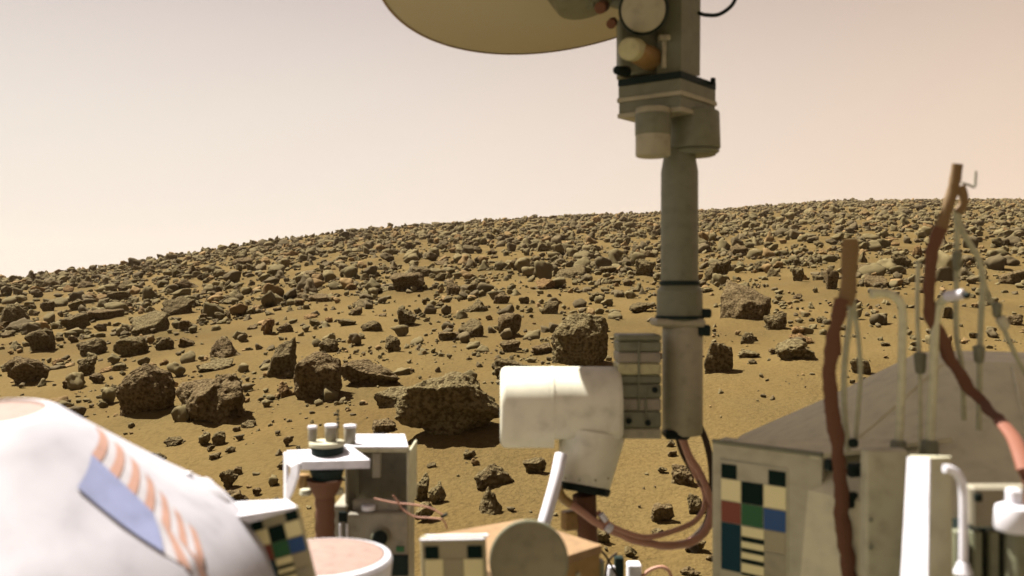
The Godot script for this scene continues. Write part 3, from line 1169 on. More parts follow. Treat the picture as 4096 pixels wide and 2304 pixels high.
# ------------------------------------------------------------------ sample processor
func make_processor() -> void:
	var D := 1.55
	var u := D / FOCAL
	var t := thing("sample_processor", "grey instrument box with white bracket, knobs and brown funnel", "instrument", Vector3(at(360, 0, D).x, EYE.y + DECK, -D - 0.06))
	var floor_row := 288.0 + 0.62 / (D + 0.02) * FOCAL
	# rear body
	var st := tool()
	slab_at(st, 346, 513, 408.5, floor_row, D + 0.02, 0.10, 0.003)
	slab_at(st, 333, 505, 347, floor_row, D + 0.024, 0.09, 0.003)
	part("lower_body", st, M.grey, t)
	# upper body: cheeks, lintel and back leave an open bay
	st = tool()
	prism(st, [at(344, 446.5, D + 0.03), at(408, 446.5, D + 0.03), at(404.5, 434, D + 0.165), at(347.5, 434, D + 0.165)], Vector3(0, -0.003, 0))
	part("top_plate", st, M.white, t)
	st = tool()
	slab_at(st, 345, 447.5, 408, 452.5, D + 0.03, 0.02, 0.0015)
	part("lintel", st, M.cover_grey, t)
	st = tool()
	slab_at(st, 406.6, 452.8, 409, 512.5, D + 0.03, 0.135, 0.001)
	part("cheek", st, M.cover_grey, t)
	st = tool()
	slab_at(st, 345, 447, 408, 513, D + 0.16, 0.006, 0.001)
	part("bay_back", st, M.grey, t)
	st = tool()
	slab_at(st, 345, 452.8, 347.5, 512.5, D + 0.034, 0.13, 0.001)
	part("bay_side", st, M.grey, t)
	st = tool()
	slab_at(st, 372, 453, 380.5, 478, D + 0.032, 0.01, 0.0015)
	part("tab", st, M.grey, t)
	st = tool()
	slab_at(st, 352, 499.5, 400, 512.8, D + 0.035, 0.012, 0.003)
	part("sill", st, M.grey, t)
	st = tool()
	drum(st, at(368.5, 505, D + 0.03), at(368.5, 510, D + 0.03), 7.3 * u, 7.3 * u, 0.001, 32)
	part("white_disc", st, M.white, t)
	for k in 5:
		st = tool()
		drum(st, at(352.0 + k * 11.0, 444.5, D + 0.05), at(352.0 + k * 11.0, 447.0, D + 0.05), 1.6 * u, 1.6 * u, 0.0006, 12)
		part("screw", st, M.mast, t)
	# front bracket: plate and cheek with an oval hole
	st = tool()
	prism(st, [at(286.5, 450.5, D - 0.03), at(301.5, 461.5, D - 0.085), at(370, 459.8, D - 0.08), at(353, 447.5, D - 0.02)], Vector3(0, -8.0 * u, 0))
	part("bracket_plate", st, M.white, t)
	st = tool()
	var c0 := at(289.8, 470, D - 0.062)
	var ring_in := []
	var ring_out := []
	var outline := [at(286, 452, D - 0.03), at(294, 457.5, D - 0.06), at(301, 463, D - 0.086), at(299.5, 476, D - 0.083), at(294, 492, D - 0.07), at(288, 504, D - 0.05), at(286, 505, D - 0.035), at(286, 478, D - 0.03)]
	for p in outline:
		ring_out.append(p)
		ring_in.append(c0 + (p - c0) * Vector3(0.3, 0.38, 0.3))
	for i in outline.size():
		var j := (i + 1) % outline.size()
		prism(st, [ring_out[i], ring_out[j], ring_in[j], ring_in[i]], Vector3(-0.004, 0, 0.001))
	part("bracket_cheek", st, M.white, t, "white side plate with an oval hole")
	# turret: dark drum, pale disc, three knobs
	st = tool()
	drum(st, at(327.5, 446, D - 0.04), at(327.5, 457, D - 0.04), 15.8 * u, 15.8 * u, 0.002, 40)
	part("turret", st, M.dark, t)
	st = tool()
	drum(st, at(327, 441.5, D - 0.04), at(327, 445.8, D - 0.04), 17.2 * u, 17.2 * u, 0.001, 40)
	part("turret_disc", st, M.cover_grey, t)
	for k in [[312.5, 428.0, 441.0, 4.6], [331.0, 426.5, 441.0, 6.2], [350.0, 427.0, 447.0, 6.6]]:
		st = tool()
		var dd := D - 0.04 if k[0] < 345.0 else D + 0.06
		drum(st, at(k[0], k[1], dd), at(k[0], k[2], dd), k[3] * u * 0.97, k[3] * u * 0.9, 0.002, 28)
		var knob := part("knob", st, M.grey, t)
		st = tool()
		drum(st, at(k[0], k[1] - 2.2, dd), at(k[0], k[1] + 0.6, dd), k[3] * u, k[3] * u, 0.001, 28)
		part("knob_cap", st, M.white, knob)
	st = tool()
	for k in 5:
		drum(st, at(338, 410.0 + k * 4.0, D - 0.03), at(338, 412.2 + k * 4.0, D - 0.03), 1.3 * u, 1.3 * u, 0.0004, 10)
	tube(st, [at(338, 409, D - 0.03), at(338, 442, D - 0.03)], 0.45 * u, -1, 6, Vector3.ZERO, 1)
	part("pin", st, M.dark, t)
	# funnel under the plate
	st = tool()
	drum(st, at(327, 468, D - 0.04), at(327, 479, D - 0.04), 17.0 * u, 14.0 * u, 0.002, 36)
	part("funnel_ring", st, M.dark, t)
	st = tool()
	var fx := Transform3D(Basis.IDENTITY, Vector3(at(325, 0, D - 0.04).x, 0, -(D - 0.04)))
	var prof := []
	for k in 15:
		var row := 479.0 + k * 6.0
		var r: float = lerpf(17.0, 9.0, smoothstep(0.0, 0.25, k / 14.0)) + (0.9 if k % 2 == 0 else 0.0)
		prof.append(Vector2(r * u, at(0, row, D - 0.04).y))
	prof.append(Vector2(0.0, at(0, 565, D - 0.04).y))
	lathe(st, fx, prof, 32)
	part("funnel", st, M.brown, t)
	st = tool()
	drum(st, at(324, 560, D - 0.04), Vector3(at(324, 560, D - 0.04).x, EYE.y + DECK, -(D - 0.04)), 0.014, 0.02, 0.002, 24)
	part("funnel_stem", st, M.brown, t)
	st = tool()
	drum(st, at(304, 474, D + 0.0), at(303, 488, D + 0.0), 6.0 * u, 5.5 * u, 0.002, 24)
	part("gold_fitting", st, M.gold, t)
	for q in [[305.5, 492.0], [338.0, 491.0]]:
		st = tool()
		drum(st, at(q[0], q[1] - 3.0, D - 0.03), at(q[0], q[1] + 3.0, D - 0.03), 5.5 * u, 6.0 * u, 0.002, 24)
		part("clamp_lug", st, M.cover_grey, t)
	# face details of the lower body
	st = tool()
	slab_at(st, 338.5, 512, 346.5, 522, D + 0.018, 0.006, 0.0008)
	part("socket", st, M.black, t)
	for xx in [338.8, 345.5]:
		st = tool()
		slab_at(st, xx, 524, xx + 2.6, 541, D + 0.016, 0.006, 0.0008)
		part("bar", st, M.white, t)
	st = tool()
	drum(st, at(380, 538, D + 0.005), at(380, 538, D + 0.025), 9.2 * u, 9.2 * u, 0.0015, 32)
	var port := part("round_port", st, M.mast, t)
	st = tool()
	drum(st, at(380, 538, D + 0.003), at(380, 538, D + 0.02), 7.4 * u, 7.4 * u, 0.001, 32)
	part("port_glass", st, M.black, port)
	st = tool()
	slab_at(st, 396, 547, 404, 552, D + 0.016, 0.006, 0.0008)
	part("label_plate", st, M.chart_green, t)
	st = tool()
	slab_at(st, 382, 556, 408, 576, D + 0.014, 0.01, 0.001)
	part("lower_cover", st, M.dark, t)
	# wire prongs
	for w in [[[374.0, 498.5], [395.0, 503.0], [412.0, 504.5], [430.0, 508.0], [444.0, 516.0]], [[402.0, 509.0], [414.0, 516.5], [430.0, 518.0], [443.0, 520.0], [447.0, 529.0]], [[393.0, 495.0], [398.0, 502.0], [403.0, 510.0]]]:
		var pts := []
		for q in w:
			pts.append(at(q[0], q[1], D - 0.02))
		st = tool()
		tube(st, pts, 0.85 * u, -1, 8)
		part("wire_prong", st, M.copper, t)
	st = tool()
	tube(st, [at(441, 517, D - 0.02), at(447.5, 514, D - 0.02)], 1.6 * u, -1, 8, Vector3.ZERO, 1)
	part("prong_tip", st, M.black, t)

# ------------------------------------------------------------------ colour charts
func chart(t: Node3D, xf: Transform3D, w: float, big: bool) -> void:
	# local frame: x right, y down from the top edge, face towards +z; w = width of the three columns
	var k := w / 65.0
	var cell := func(called: String, x0: float, y0: float, x1: float, y1: float, m: String, lift := 0.0012) -> void:
		var st := tool()
		box(st, xf * Transform3D(Basis.IDENTITY, Vector3((x0 + x1) / 2.0 * k, -(y0 + y1) / 2.0 * k, lift / 2.0 + 0.0002)), Vector3((x1 - x0) * k, (y1 - y0) * k, lift), 0.0003)
		part(called, st, M[m], t)
	cell.call("colour_patch", 0.3, 0.3, 16.0, 14.0, "chart_black")
	cell.call("colour_patch", 48.0, 0.3, 64.7, 14.0, "chart_black")
	cell.call("colour_patch", 0.3, 14.6, 20.3, 35.0, "chart_white")
	cell.call("colour_patch", 21.2, 14.6, 42.6, 35.0, "chart_black" if big else "chart_grey")
	cell.call("colour_patch", 43.4, 14.6, 64.7, 35.0, "chart_white")
	cell.call("colour_patch", 0.3, 36.0, 20.3, 56.0, "chart_red")
	cell.call("colour_patch", 21.2, 35.6, 42.6, 56.0, "chart_green")
	cell.call("colour_patch", 43.4, 36.6, 64.7, 56.0, "chart_blue")
	cell.call("colour_patch", 0.3, 56.6, 20.3, 102.0, "chart_navy")
	var y := 57.0
	var i := 0
	for hgt in [9.5, 4.8, 6.2, 4.0, 6.0, 4.2, 9.0, 3.0, 5.0, 3.0]:
		cell.call("bar", 21.2, y + 0.15, 43.6, y + hgt - 0.15, "chart_white" if i % 2 == 0 else "chart_black")
		y += hgt
		i += 1
	cell.call("grey_scale", 44.4, 56.8, 64.7, 75.8, "chart_grey")
	cell.call("grey_scale", 44.4, 77.0, 64.7, 97.0, "mast_light")
	cell.call("grey_scale", 44.4, 98.0, 64.7, 112.0, "chart_grey")

func make_charts() -> void:
	var g := "colour calibration charts on the lander"
	# on the white cone's side, tilted
	var t := thing("colour_chart", "tilted colour chart under a white hood beside the white cone", "colour chart", at(275, 640, 0.98), g)
	var w := 48.6 / FOCAL * 0.95
	var xf := Transform3D(Basis(Vector3.BACK, deg_to_rad(16.0)) * Basis(Vector3.RIGHT, -0.12), at(250, 521.5, 0.95))
	var st := tool()
	box(st, xf * Transform3D(Basis.IDENTITY, Vector3(w / 2.0, -w * 0.9, -0.004)), Vector3(w * 1.03, w * 1.85, 0.008), 0.001)
	part("board", st, M.chart_grey, t)
	chart(t, xf, w, true)
	st = tool()
	prism(st, [at(231, 517, 0.925), at(250.5, 520.5, 0.93), at(297, 506.5, 0.945), at(287, 499.5, 1.04), at(224, 502.5, 1.03)], Vector3(0, -0.0025, 0))
	part("hood", st, M.white, t)
	st = tool()
	tube(st, [xf * Vector3(w / 2.0, -w, -0.014), Vector3(at(275, 640, 0.98).x, EYE.y + DECK, -0.99)], 0.008, -1, 12, Vector3.ZERO, 1)
	part("post", st, M.mast, t)
	# small one in the middle
	t = thing("colour_chart", "small colour chart with white top edge in front of the tan box", "colour chart", at(450, 700, 1.15), g)
	w = 59.0 / FOCAL * 1.1
	xf = Transform3D(Basis(Vector3.BACK, deg_to_rad(3.5)) * Basis(Vector3.UP, -0.15) * Basis(Vector3.RIGHT, -0.1), at(424.5, 546, 1.1))
	st = tool()
	box(st, xf * Transform3D(Basis.IDENTITY, Vector3(w / 2.0 - 0.001, -w * 0.9 + 0.006, -0.004)), Vector3(w * 1.12, w * 1.95, 0.008), 0.0015)
	part("board", st, M.chart_grey, t)
	chart(t, xf, w, false)
	st = tool()
	box(st, xf * Transform3D(Basis.IDENTITY, Vector3(w / 2.0 - 0.001, 0.0075, -0.012)), Vector3(w * 1.12, 0.003, 0.03), 0.0008)
	part("top_edge", st, M.white, t)
	st = tool()
	tube(st, [xf * Vector3(w / 2.0, -w, -0.014), Vector3(at(450, 700, 1.15).x, EYE.y + DECK, -1.14)], 0.008, -1, 12, Vector3.ZERO, 1)
	part("post", st, M.mast, t)
	# large one on the grey cover's panel
	t = thing("colour_chart", "largest colour chart, upright on the shaded grey panel, lower right", "colour chart", at(753, 560, 1.3), g)
	var a := at(721, 463, 1.335)
	var b := at(786, 463, 1.27)
	var x := Vector3(b.x - a.x, 0, b.z - a.z)
	var bs := Basis(x.normalized(), Vector3.UP, x.normalized().cross(Vector3.UP))
	w = x.length()
	xf = Transform3D(bs, a)
	st = tool()
	box(st, xf * Transform3D(Basis.IDENTITY, Vector3(w / 2.0, -w * 0.9, -0.004)), Vector3(w * 1.06, w * 1.9, 0.006), 0.001)
	part("board", st, M.cover_grey, t)
	chart(t, xf * Transform3D(Basis.IDENTITY, Vector3(0, 0, -0.001)), w, true)

func make_disc() -> void:
	var D := 1.05
	var c := at(529, 561, D)
	var t := thing("round_mirror", "round dark grey disc facing the camera in front of the tan box", "disc", Vector3(c.x, EYE.y + DECK, c.z - 0.02))
	var n := Vector3(0.02, 0.16, 1.0).normalized()
	var st := tool()
	drum(st, c + n * 0.001, c - n * 0.01, 38.5 / FOCAL * D, 39.5 / FOCAL * D, 0.0015, 72)
	part("face", st, M.disc, t)
	st = tool()
	var y := n
	var x := y.cross(Vector3.UP).normalized()
	lathe(st, Transform3D(Basis(x, y, x.cross(y)), c), [Vector2(0.0452, 0.0012), Vector2(0.0470, 0.0005), Vector2(0.0474, -0.006), Vector2(0.0462, -0.011)], 72)
	part("rim", st, M.mast, t)
	st = tool()
	tube(st, [c - n * 0.01 + Vector3(0, -0.01, 0), c + Vector3(0, -0.04, -0.025), Vector3(c.x, EYE.y + DECK, c.z - 0.025)], 0.008, -1, 12)
	part("stalk", st, M.mast, t)

# ------------------------------------------------------------------ cables
func path_at(list: Array, d: float) -> Array:
	var out := []
	for q in list:
		out.append(at(q[0], q[1], q[2] if q.size() > 2 else d))
	return out

func make_cables() -> void:
	var D := 1.62
	var u := D / FOCAL
	var t := thing("copper_cable", "thick copper-coloured cable looping from the black collar to the mast", "cable", at(660, 546, D), "cables at the foot of the mast")
	var st := tool()
	tube(st, path_at([[556, 462, 1.56], [556, 480, 1.56], [562, 497, 1.575], [575, 507, 1.58], [596, 522, 1.59], [619, 533.5, 1.6], [638, 541, 1.61], [664, 545.5, 1.62], [684, 544, 1.64], [700, 536.5, 1.65], [709.5, 523, 1.66], [711, 506, 1.67], [706, 487, 1.68], [698, 470, 1.69], [688, 454, 1.69], [681, 434, 1.69]], D), 4.1 * u, -1, 14, Vector3.ZERO, 8, 0.25)
	part("jacket", st, M.copper, t)
	st = tool()
	tube(st, path_at([[555.5, 464, 1.553], [556, 481, 1.553], [561, 496, 1.566], [570, 504, 1.572]], D), 4.6 * u, -1, 14)
	part("wrap", st, M.gold, t)
	for q in [[[606.5, 526.0], [611.0, 529.0]], [[601.0, 514.0], [606.0, 520.5]]]:
		st = tool()
		tube(st, path_at([[q[0][0], q[0][1], 1.585], [q[1][0], q[1][1], 1.587]], D), 4.6 * u if q[0][1] > 520.0 else 3.0 * u, -1, 12, Vector3.ZERO, 1)
		part("tie", st, M.white, t)
	t = thing("copper_cable", "thinner copper cable inside the curve of the thick one", "cable", at(690, 526, D), "cables at the foot of the mast")
	st = tool()
	tube(st, path_at([[598, 512, 1.6], [606, 522, 1.59], [622, 531, 1.59], [643, 537, 1.6], [658, 535.5, 1.61], [679, 529, 1.63], [695, 521, 1.65], [704, 508, 1.665], [704, 492, 1.69], [696, 476, 1.7], [687, 455, 1.705], [684, 436, 1.70]], D), 2.7 * u, -1, 12)
	part("jacket", st, M.copper, t)
	t = thing("black_cable", "black cable hanging from the mast's right side past the panel edge", "cable", at(711, 480, 1.68), "cables at the foot of the mast")
	st = tool()
	tube(st, path_at([[699, 424, 1.7], [706, 441, 1.69], [710.5, 461, 1.68], [712, 480, 1.68], [711.5, 500, 1.685], [710, 517, 1.68], [702, 532, 1.67], [690, 540, 1.66]], 1.7), 3.3 * u, -1, 12)
	part("jacket", st, M.cable, t)
	t = thing("black_cable", "knotted dark cable below the mast's cable gland", "cable", at(706, 485, 1.7), "cables at the foot of the mast")
	st = tool()
	tube(st, path_at([[677, 434, 1.715], [682, 452, 1.715], [692, 470, 1.715], [703, 486, 1.71], [709, 503, 1.70], [707, 520, 1.70], [699, 532, 1.70], [688, 541, 1.68], [676, 544, 1.65]], 1.7), 3.0 * u, -1, 12)
	part("jacket", st, M.cable, t)
	for q in [[703.0, 484.0], [692.0, 545.0]]:
		st = tool()
		drum(st, at(q[0] - 3.0, q[1] - 6.0, 1.695), at(q[0] + 4.0, q[1] + 6.0, 1.695), 4.8 * u, 4.8 * u, 0.003, 20)
		part("sleeve", st, M.cable, t)

func make_connectors() -> void:
	var D := 1.74
	var u := D / FOCAL
	var y := 288.0 + 0.62 / D * FOCAL
	var t := thing("connector_block", "small white connector block at the bottom edge left of the cable loop", "connector", at(634, y, D))
	var st := tool()
	slab_at(st, 628, 565, 642, y, D, 0.03, 0.003)
	part("block", st, M.white, t)
	st = tool()
	tube(st, path_at([[642, 577, D], [650, 570, D], [662, 567, D], [670, 573, D], [673, 590, D], [673, y, D]], D), 1.7 * u, -1, 10)
	part("lead", st, M.copper, t)
	t = thing("connector_post", "dark connector post with white cap and looped black wires, bottom edge", "connector", at(617, y, D - 0.05))
	st = tool()
	slab_at(st, 615, 558, 624, y - 4.0, D - 0.02, 0.02, 0.002)
	part("post", st, M.dark, t)
	st = tool()
	drum(st, at(611, 566, D - 0.05), at(611, y - 14.0, D - 0.05), 4.2 * u, 4.2 * u, 0.002, 20)
	part("cap", st, M.white, t)
	for w in [[[598, 548], [605, 555], [611, 565], [616, 574], [622, 590], [624, y - 4.0]], [[617, 553], [609, 560], [606, 572], [606, 592], [606, y - 4.0]]]:
		st = tool()
		tube(st, path_at(w, D - 0.06), 1.1 * u, -1, 8)
		part("wire", st, M.cable, t)

# ------------------------------------------------------------------ straps and cords
func make_straps() -> void:
	var D := 1.18
	var u := D / FOCAL
	var right := Vector3(1, 0, 0.25).normalized()
	var t := thing("cable_strap", "shorter brown strap with an amber sleeve at its top, beside the chart", "strap", at(850, 752, D), "brown straps standing at the right")
	var st := tool()
	tube(st, path_at([[849.5, 238.5], [849.5, 255], [849, 275], [847.5, 295], [845, 305]], D), 7.8 * u, 2.6 * u, 14, right, 8, 0.25)
	part("amber_sleeve", st, M.amber, t)
	st = tool()
	tube(st, path_at([[842, 299], [839, 312], [834, 335], [831, 360], [829.5, 385], [831, 410], [835, 432], [838, 452], [840, 476], [842, 498], [842.5, 520], [845.5, 545], [849, 576], [850, 640], [850, 753]], D), 7.0 * u, 3.2 * u, 14, right, 10, 0.5)
	part("strap", st, M.brown, t)
	st = tool()
	tube(st, path_at([[852, 296, 1.195], [850, 320, 1.195], [846, 350, 1.195], [844, 380, 1.195], [845, 420, 1.195], [848, 450, 1.195]], D), 3.0 * u, -1, 10)
	part("cord", st, M.cord, t)
	st = tool()
	tube(st, path_at([[853, 298, 1.205], [856, 320, 1.205], [859, 345, 1.205], [860.5, 375, 1.205], [858, 410, 1.205], [855, 445, 1.205]], D), 2.3 * u, -1, 10)
	part("cord", st, M.cord, t)
	for q in [[830.0, 465.0, 5.5, 12.0], [855.0, 470.0, 8.0, 14.0], [853.0, 443.0, 5.0, 9.0], [852.0, 500.0, 6.0, 16.0]]:
		st = tool()
		box(st, Transform3D(Basis(Vector3.UP, 0.3), at(q[0], q[1], 1.192)), Vector3(q[2] * 2.0 * u, q[3] * u, 0.012), 0.003)
		part("buckle", st, M.dark, t)
	# taller strap
	t = thing("cable_strap", "taller brown strap with a hooked amber tip rising above the horizon", "strap", at(1040, 866, 0.95), "brown straps standing at the right")
	st = tool()
	tube(st, path_at([[957, 164], [955, 178], [952, 192], [947.5, 208], [943, 222], [939, 232]], D), 5.6 * u, 2.6 * u, 14, right, 8, 0.3)
	part("amber_sleeve", st, M.amber, t)
	st = tool()
	tube(st, path_at([[960.5, 186], [963.5, 196], [963, 205], [958, 212]], D), 4.6 * u, 2.4 * u, 12, right)
	part("amber_lobe", st, M.amber, t)
	st = tool()
	tube(st, path_at([[962, 183], [969, 185], [974.5, 187], [975.5, 180], [976, 171]], D), 1.1 * u, -1, 8)
	part("hook_wire", st, M.mast, t)
	st = tool()
	tube(st, path_at([[940, 228], [935, 242], [931, 258], [929, 288], [930, 312], [937, 330], [945, 346], [950, 360], [959, 372], [968, 388], [984, 404, 1.16], [1002, 423, 1.1], [1013, 437, 1.05], [1020, 453, 1.0], [1026, 472, 0.96], [1034, 520, 0.95], [1040, 700, 0.95], [1040, 866, 0.95]], D), 5.8 * u, 3.2 * u, 14, right, 10, 0.5)
	part("strap", st, M.brown, t)
	st = tool()
	tube(st, path_at([[1001, 422, 1.097], [1013, 437, 1.043], [1020, 453, 0.993], [1026, 472, 0.953]], D), 6.6 * u, 3.4 * u, 12, right)
	part("copper_wrap", st, M.orange, t)
	st = tool()
	tube(st, path_at([[956, 208, 1.195], [957, 230, 1.195], [957, 250, 1.195], [956.5, 280, 1.195], [956, 310, 1.195], [957, 340, 1.195], [962, 368, 1.195], [964, 420, 1.205]], D), 2.6 * u, -1, 10)
	part("cord", st, M.cord, t)
	st = tool()
	tube(st, path_at([[957, 210, 1.205], [961, 228, 1.205], [970, 244, 1.205], [979, 260, 1.205], [983, 282, 1.205], [981.5, 310, 1.205], [980, 352, 1.205], [979, 430, 1.205]], D), 2.9 * u, -1, 10)
	part("cord", st, M.cord, t)
	st = tool()
	tube(st, path_at([[983, 280, 1.215], [989, 297, 1.215], [996, 309, 1.215], [1003, 326, 1.215], [1010, 343, 1.215], [1026, 374, 1.215], [1060, 430, 1.22]], D), 2.4 * u, -1, 10)
	part("cord", st, M.cord, t)
	for q in [[957.0, 261.0, 5.0, 10.0], [979.0, 354.0, 6.0, 9.0], [997.0, 310.0, 5.0, 8.0]]:
		st = tool()
		drum(st, at(q[0], q[1] - q[3], 1.19), at(q[0], q[1] + q[3], 1.19), q[2] * u, q[2] * u * 0.8, 0.004, 20)
		part("plug", st, M.mast, t)
	st = tool()
	drum(st, at(1000, 317, 1.185), at(1006, 329, 1.185), 5.5 * u, 5.0 * u, 0.003, 20)
	part("ring_plug", st, M.cover_grey, t)

# ------------------------------------------------------------------ hooked pipes and the column in front
func make_pipes() -> void:
	var D := 1.18
	var u := D / FOCAL
	var g := "hooked pipes at the right"
	var t := thing("hooked_pipe", "grey pipe whose top bends to the left", "pipe", at(897, 600, D), g)
	var st := tool()
	tube(st, path_at([[872, 293.5], [884, 293], [894, 296], [901, 304], [903, 318], [902.5, 340], [901.5, 380], [900, 420], [898, 470], [898, 600]], D), 4.1 * u, -1, 14)
	part("tube", st, M.pipe, t)
	st = tool()
	drum(st, at(870.5, 293.4, D), at(877, 293.2, D), 5.0 * u, 5.0 * u, 0.002, 20)
	part("mouth", st, M.pipe, t)
	st = tool()
	drum(st, at(898.5, 440, D), at(898, 458, D), 7.5 * u, 8.5 * u, 0.003, 20)
	part("socket", st, M.mast, t)
	t = thing("hooked_pipe", "grey pipe bending right to a bright white tip", "pipe", at(929, 600, D), g)
	st = tool()
	tube(st, path_at([[953, 297, 1.155], [946, 298.5, 1.165], [940, 304], [936.5, 315], [934.5, 340], [933, 380], [931, 420], [929.5, 470], [929, 600]], D), 4.4 * u, -1, 14)
	part("tube", st, M.pipe, t)
	st = tool()
	drum(st, at(946, 296.5, 1.155), at(964, 294, 1.13), 5.2 * u, 4.8 * u, 0.002, 24)
	part("white_tip", st, M.white, t)
	st = tool()
	drum(st, at(962, 294.6, 1.135), at(969, 296, 1.125), 3.2 * u, 3.2 * u, 0.002, 20)
	part("nozzle", st, M.black, t)
	st = tool()
	drum(st, at(929.8, 440, D), at(929.5, 458, D), 8.0 * u, 9.0 * u, 0.003, 20)
	part("socket", st, M.mast, t)
	t = thing("thin_rod", "thin grey rod with a dark plug between the two hooked pipes", "rod", at(921, 600, D + 0.03), g)
	st = tool()
	tube(st, path_at([[918.5, 262], [917.5, 290], [917.5, 320], [919, 352], [920, 380], [921, 600]], D + 0.03), 2.2 * u, -1, 10)
	part("rod", st, M.pipe, t)
	st = tool()
	drum(st, at(920, 352, D + 0.02), at(920.5, 374, D + 0.02), 6.5 * u, 5.0 * u, 0.004, 20)
	part("plug", st, M.mast, t)

func make_front_column() -> void:
	var t := thing("tapered_column", "grey tapered column with one bright white sunlit facet, lower right", "column", at(925, 850, 0.9))
	var base := 288.0 + 0.62 / 0.9 * FOCAL
	var st := tool()
	var top := [at(909, 457, 0.94), at(931, 458, 0.895), at(950, 457, 0.91), at(951, 456, 0.97), at(910, 455, 0.97)]
	var foot := [at(885, base, 0.92), at(925, base, 0.83), at(958, base, 0.87), at(958, base, 0.95), at(886, base, 0.96)]
	loft(st, [top, foot])
	part("column_shell", st, M.cover_grey, t)
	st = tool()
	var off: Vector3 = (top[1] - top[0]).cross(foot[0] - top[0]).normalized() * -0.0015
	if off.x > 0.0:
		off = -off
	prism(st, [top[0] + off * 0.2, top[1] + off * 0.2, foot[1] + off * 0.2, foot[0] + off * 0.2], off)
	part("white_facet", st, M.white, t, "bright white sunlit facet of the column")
	# white hooked pipe
	t = thing("hooked_pipe", "short white hooked pipe with a flared foot beside the bright column", "pipe", at(963, 900, 0.88), "hooked pipes at the right")
	st = tool()
	tube(st, path_at([[944, 468.5], [951, 469.5], [958, 475], [962.5, 485], [963.5, 505], [963.5, 540], [963.3, 566]], 0.86), 0.0040, -1, 16)
	part("tube", st, M.white, t)
	st = tool()
	drum(st, at(963.3, 562, 0.86), at(963, 575, 0.86), 0.0055, 0.0088, 0.002, 28)
	part("flared_foot", st, M.white, t)
	st = tool()
	drum(st, at(963, 574, 0.86), Vector3(at(963, 574, 0.86).x, EYE.y + DECK, -0.86), 0.007, 0.009, 0.002, 24)
	part("stem", st, M.mast, t)
	# funnel cup at the frame's edge
	t = thing("white_cup", "white cup with a square spout cut by the right edge", "cup", at(1018, 800, 0.84))
	st = tool()
	drum(st, at(1014, 505, 0.84), at(1014, 531, 0.84), 0.0165, 0.0175, 0.004, 36)
	part("cup", st, M.white, t)
	st = tool()
	slab_at(st, 1011, 490, 1024, 508, 0.84, 0.012, 0.002)
	part("spout", st, M.white, t)
	st = tool()
	drum(st, at(1015, 530, 0.84), Vector3(at(1015, 530, 0.84).x, EYE.y + DECK, -0.84), 0.008, 0.012, 0.002, 24)
	part("cup_stem", st, M.mast, t)
	# bracket and dark louvred block behind them
	t = thing("louvred_block", "dark louvred block under a grey bracket, bottom right corner", "block", at(1000, 860, 0.98))
	st = tool()
	slab_at(st, 972, 487, 1060, 528, 0.97, 0.02, 0.003)
	part("bracket", st, M.grey, t)
	st = tool()
	slab_at(st, 976, 494, 983, 502, 0.966, 0.01, 0.001)
	part("socket", st, M.black, t)
	var row := 288.0 + 0.62 / 0.99 * FOCAL
	st = tool()
	slab_at(st, 953, 529, 1060, row, 0.985, 0.05, 0.003)
	part("core", st, M.black, t)
	for k in 6:
		st = tool()
		slab_at(st, 956.0 + k * 17.0, 531, 966.0 + k * 17.0, row - 4.0, 0.975, 0.012, 0.002)
		part("louvre", st, M.mast, t)

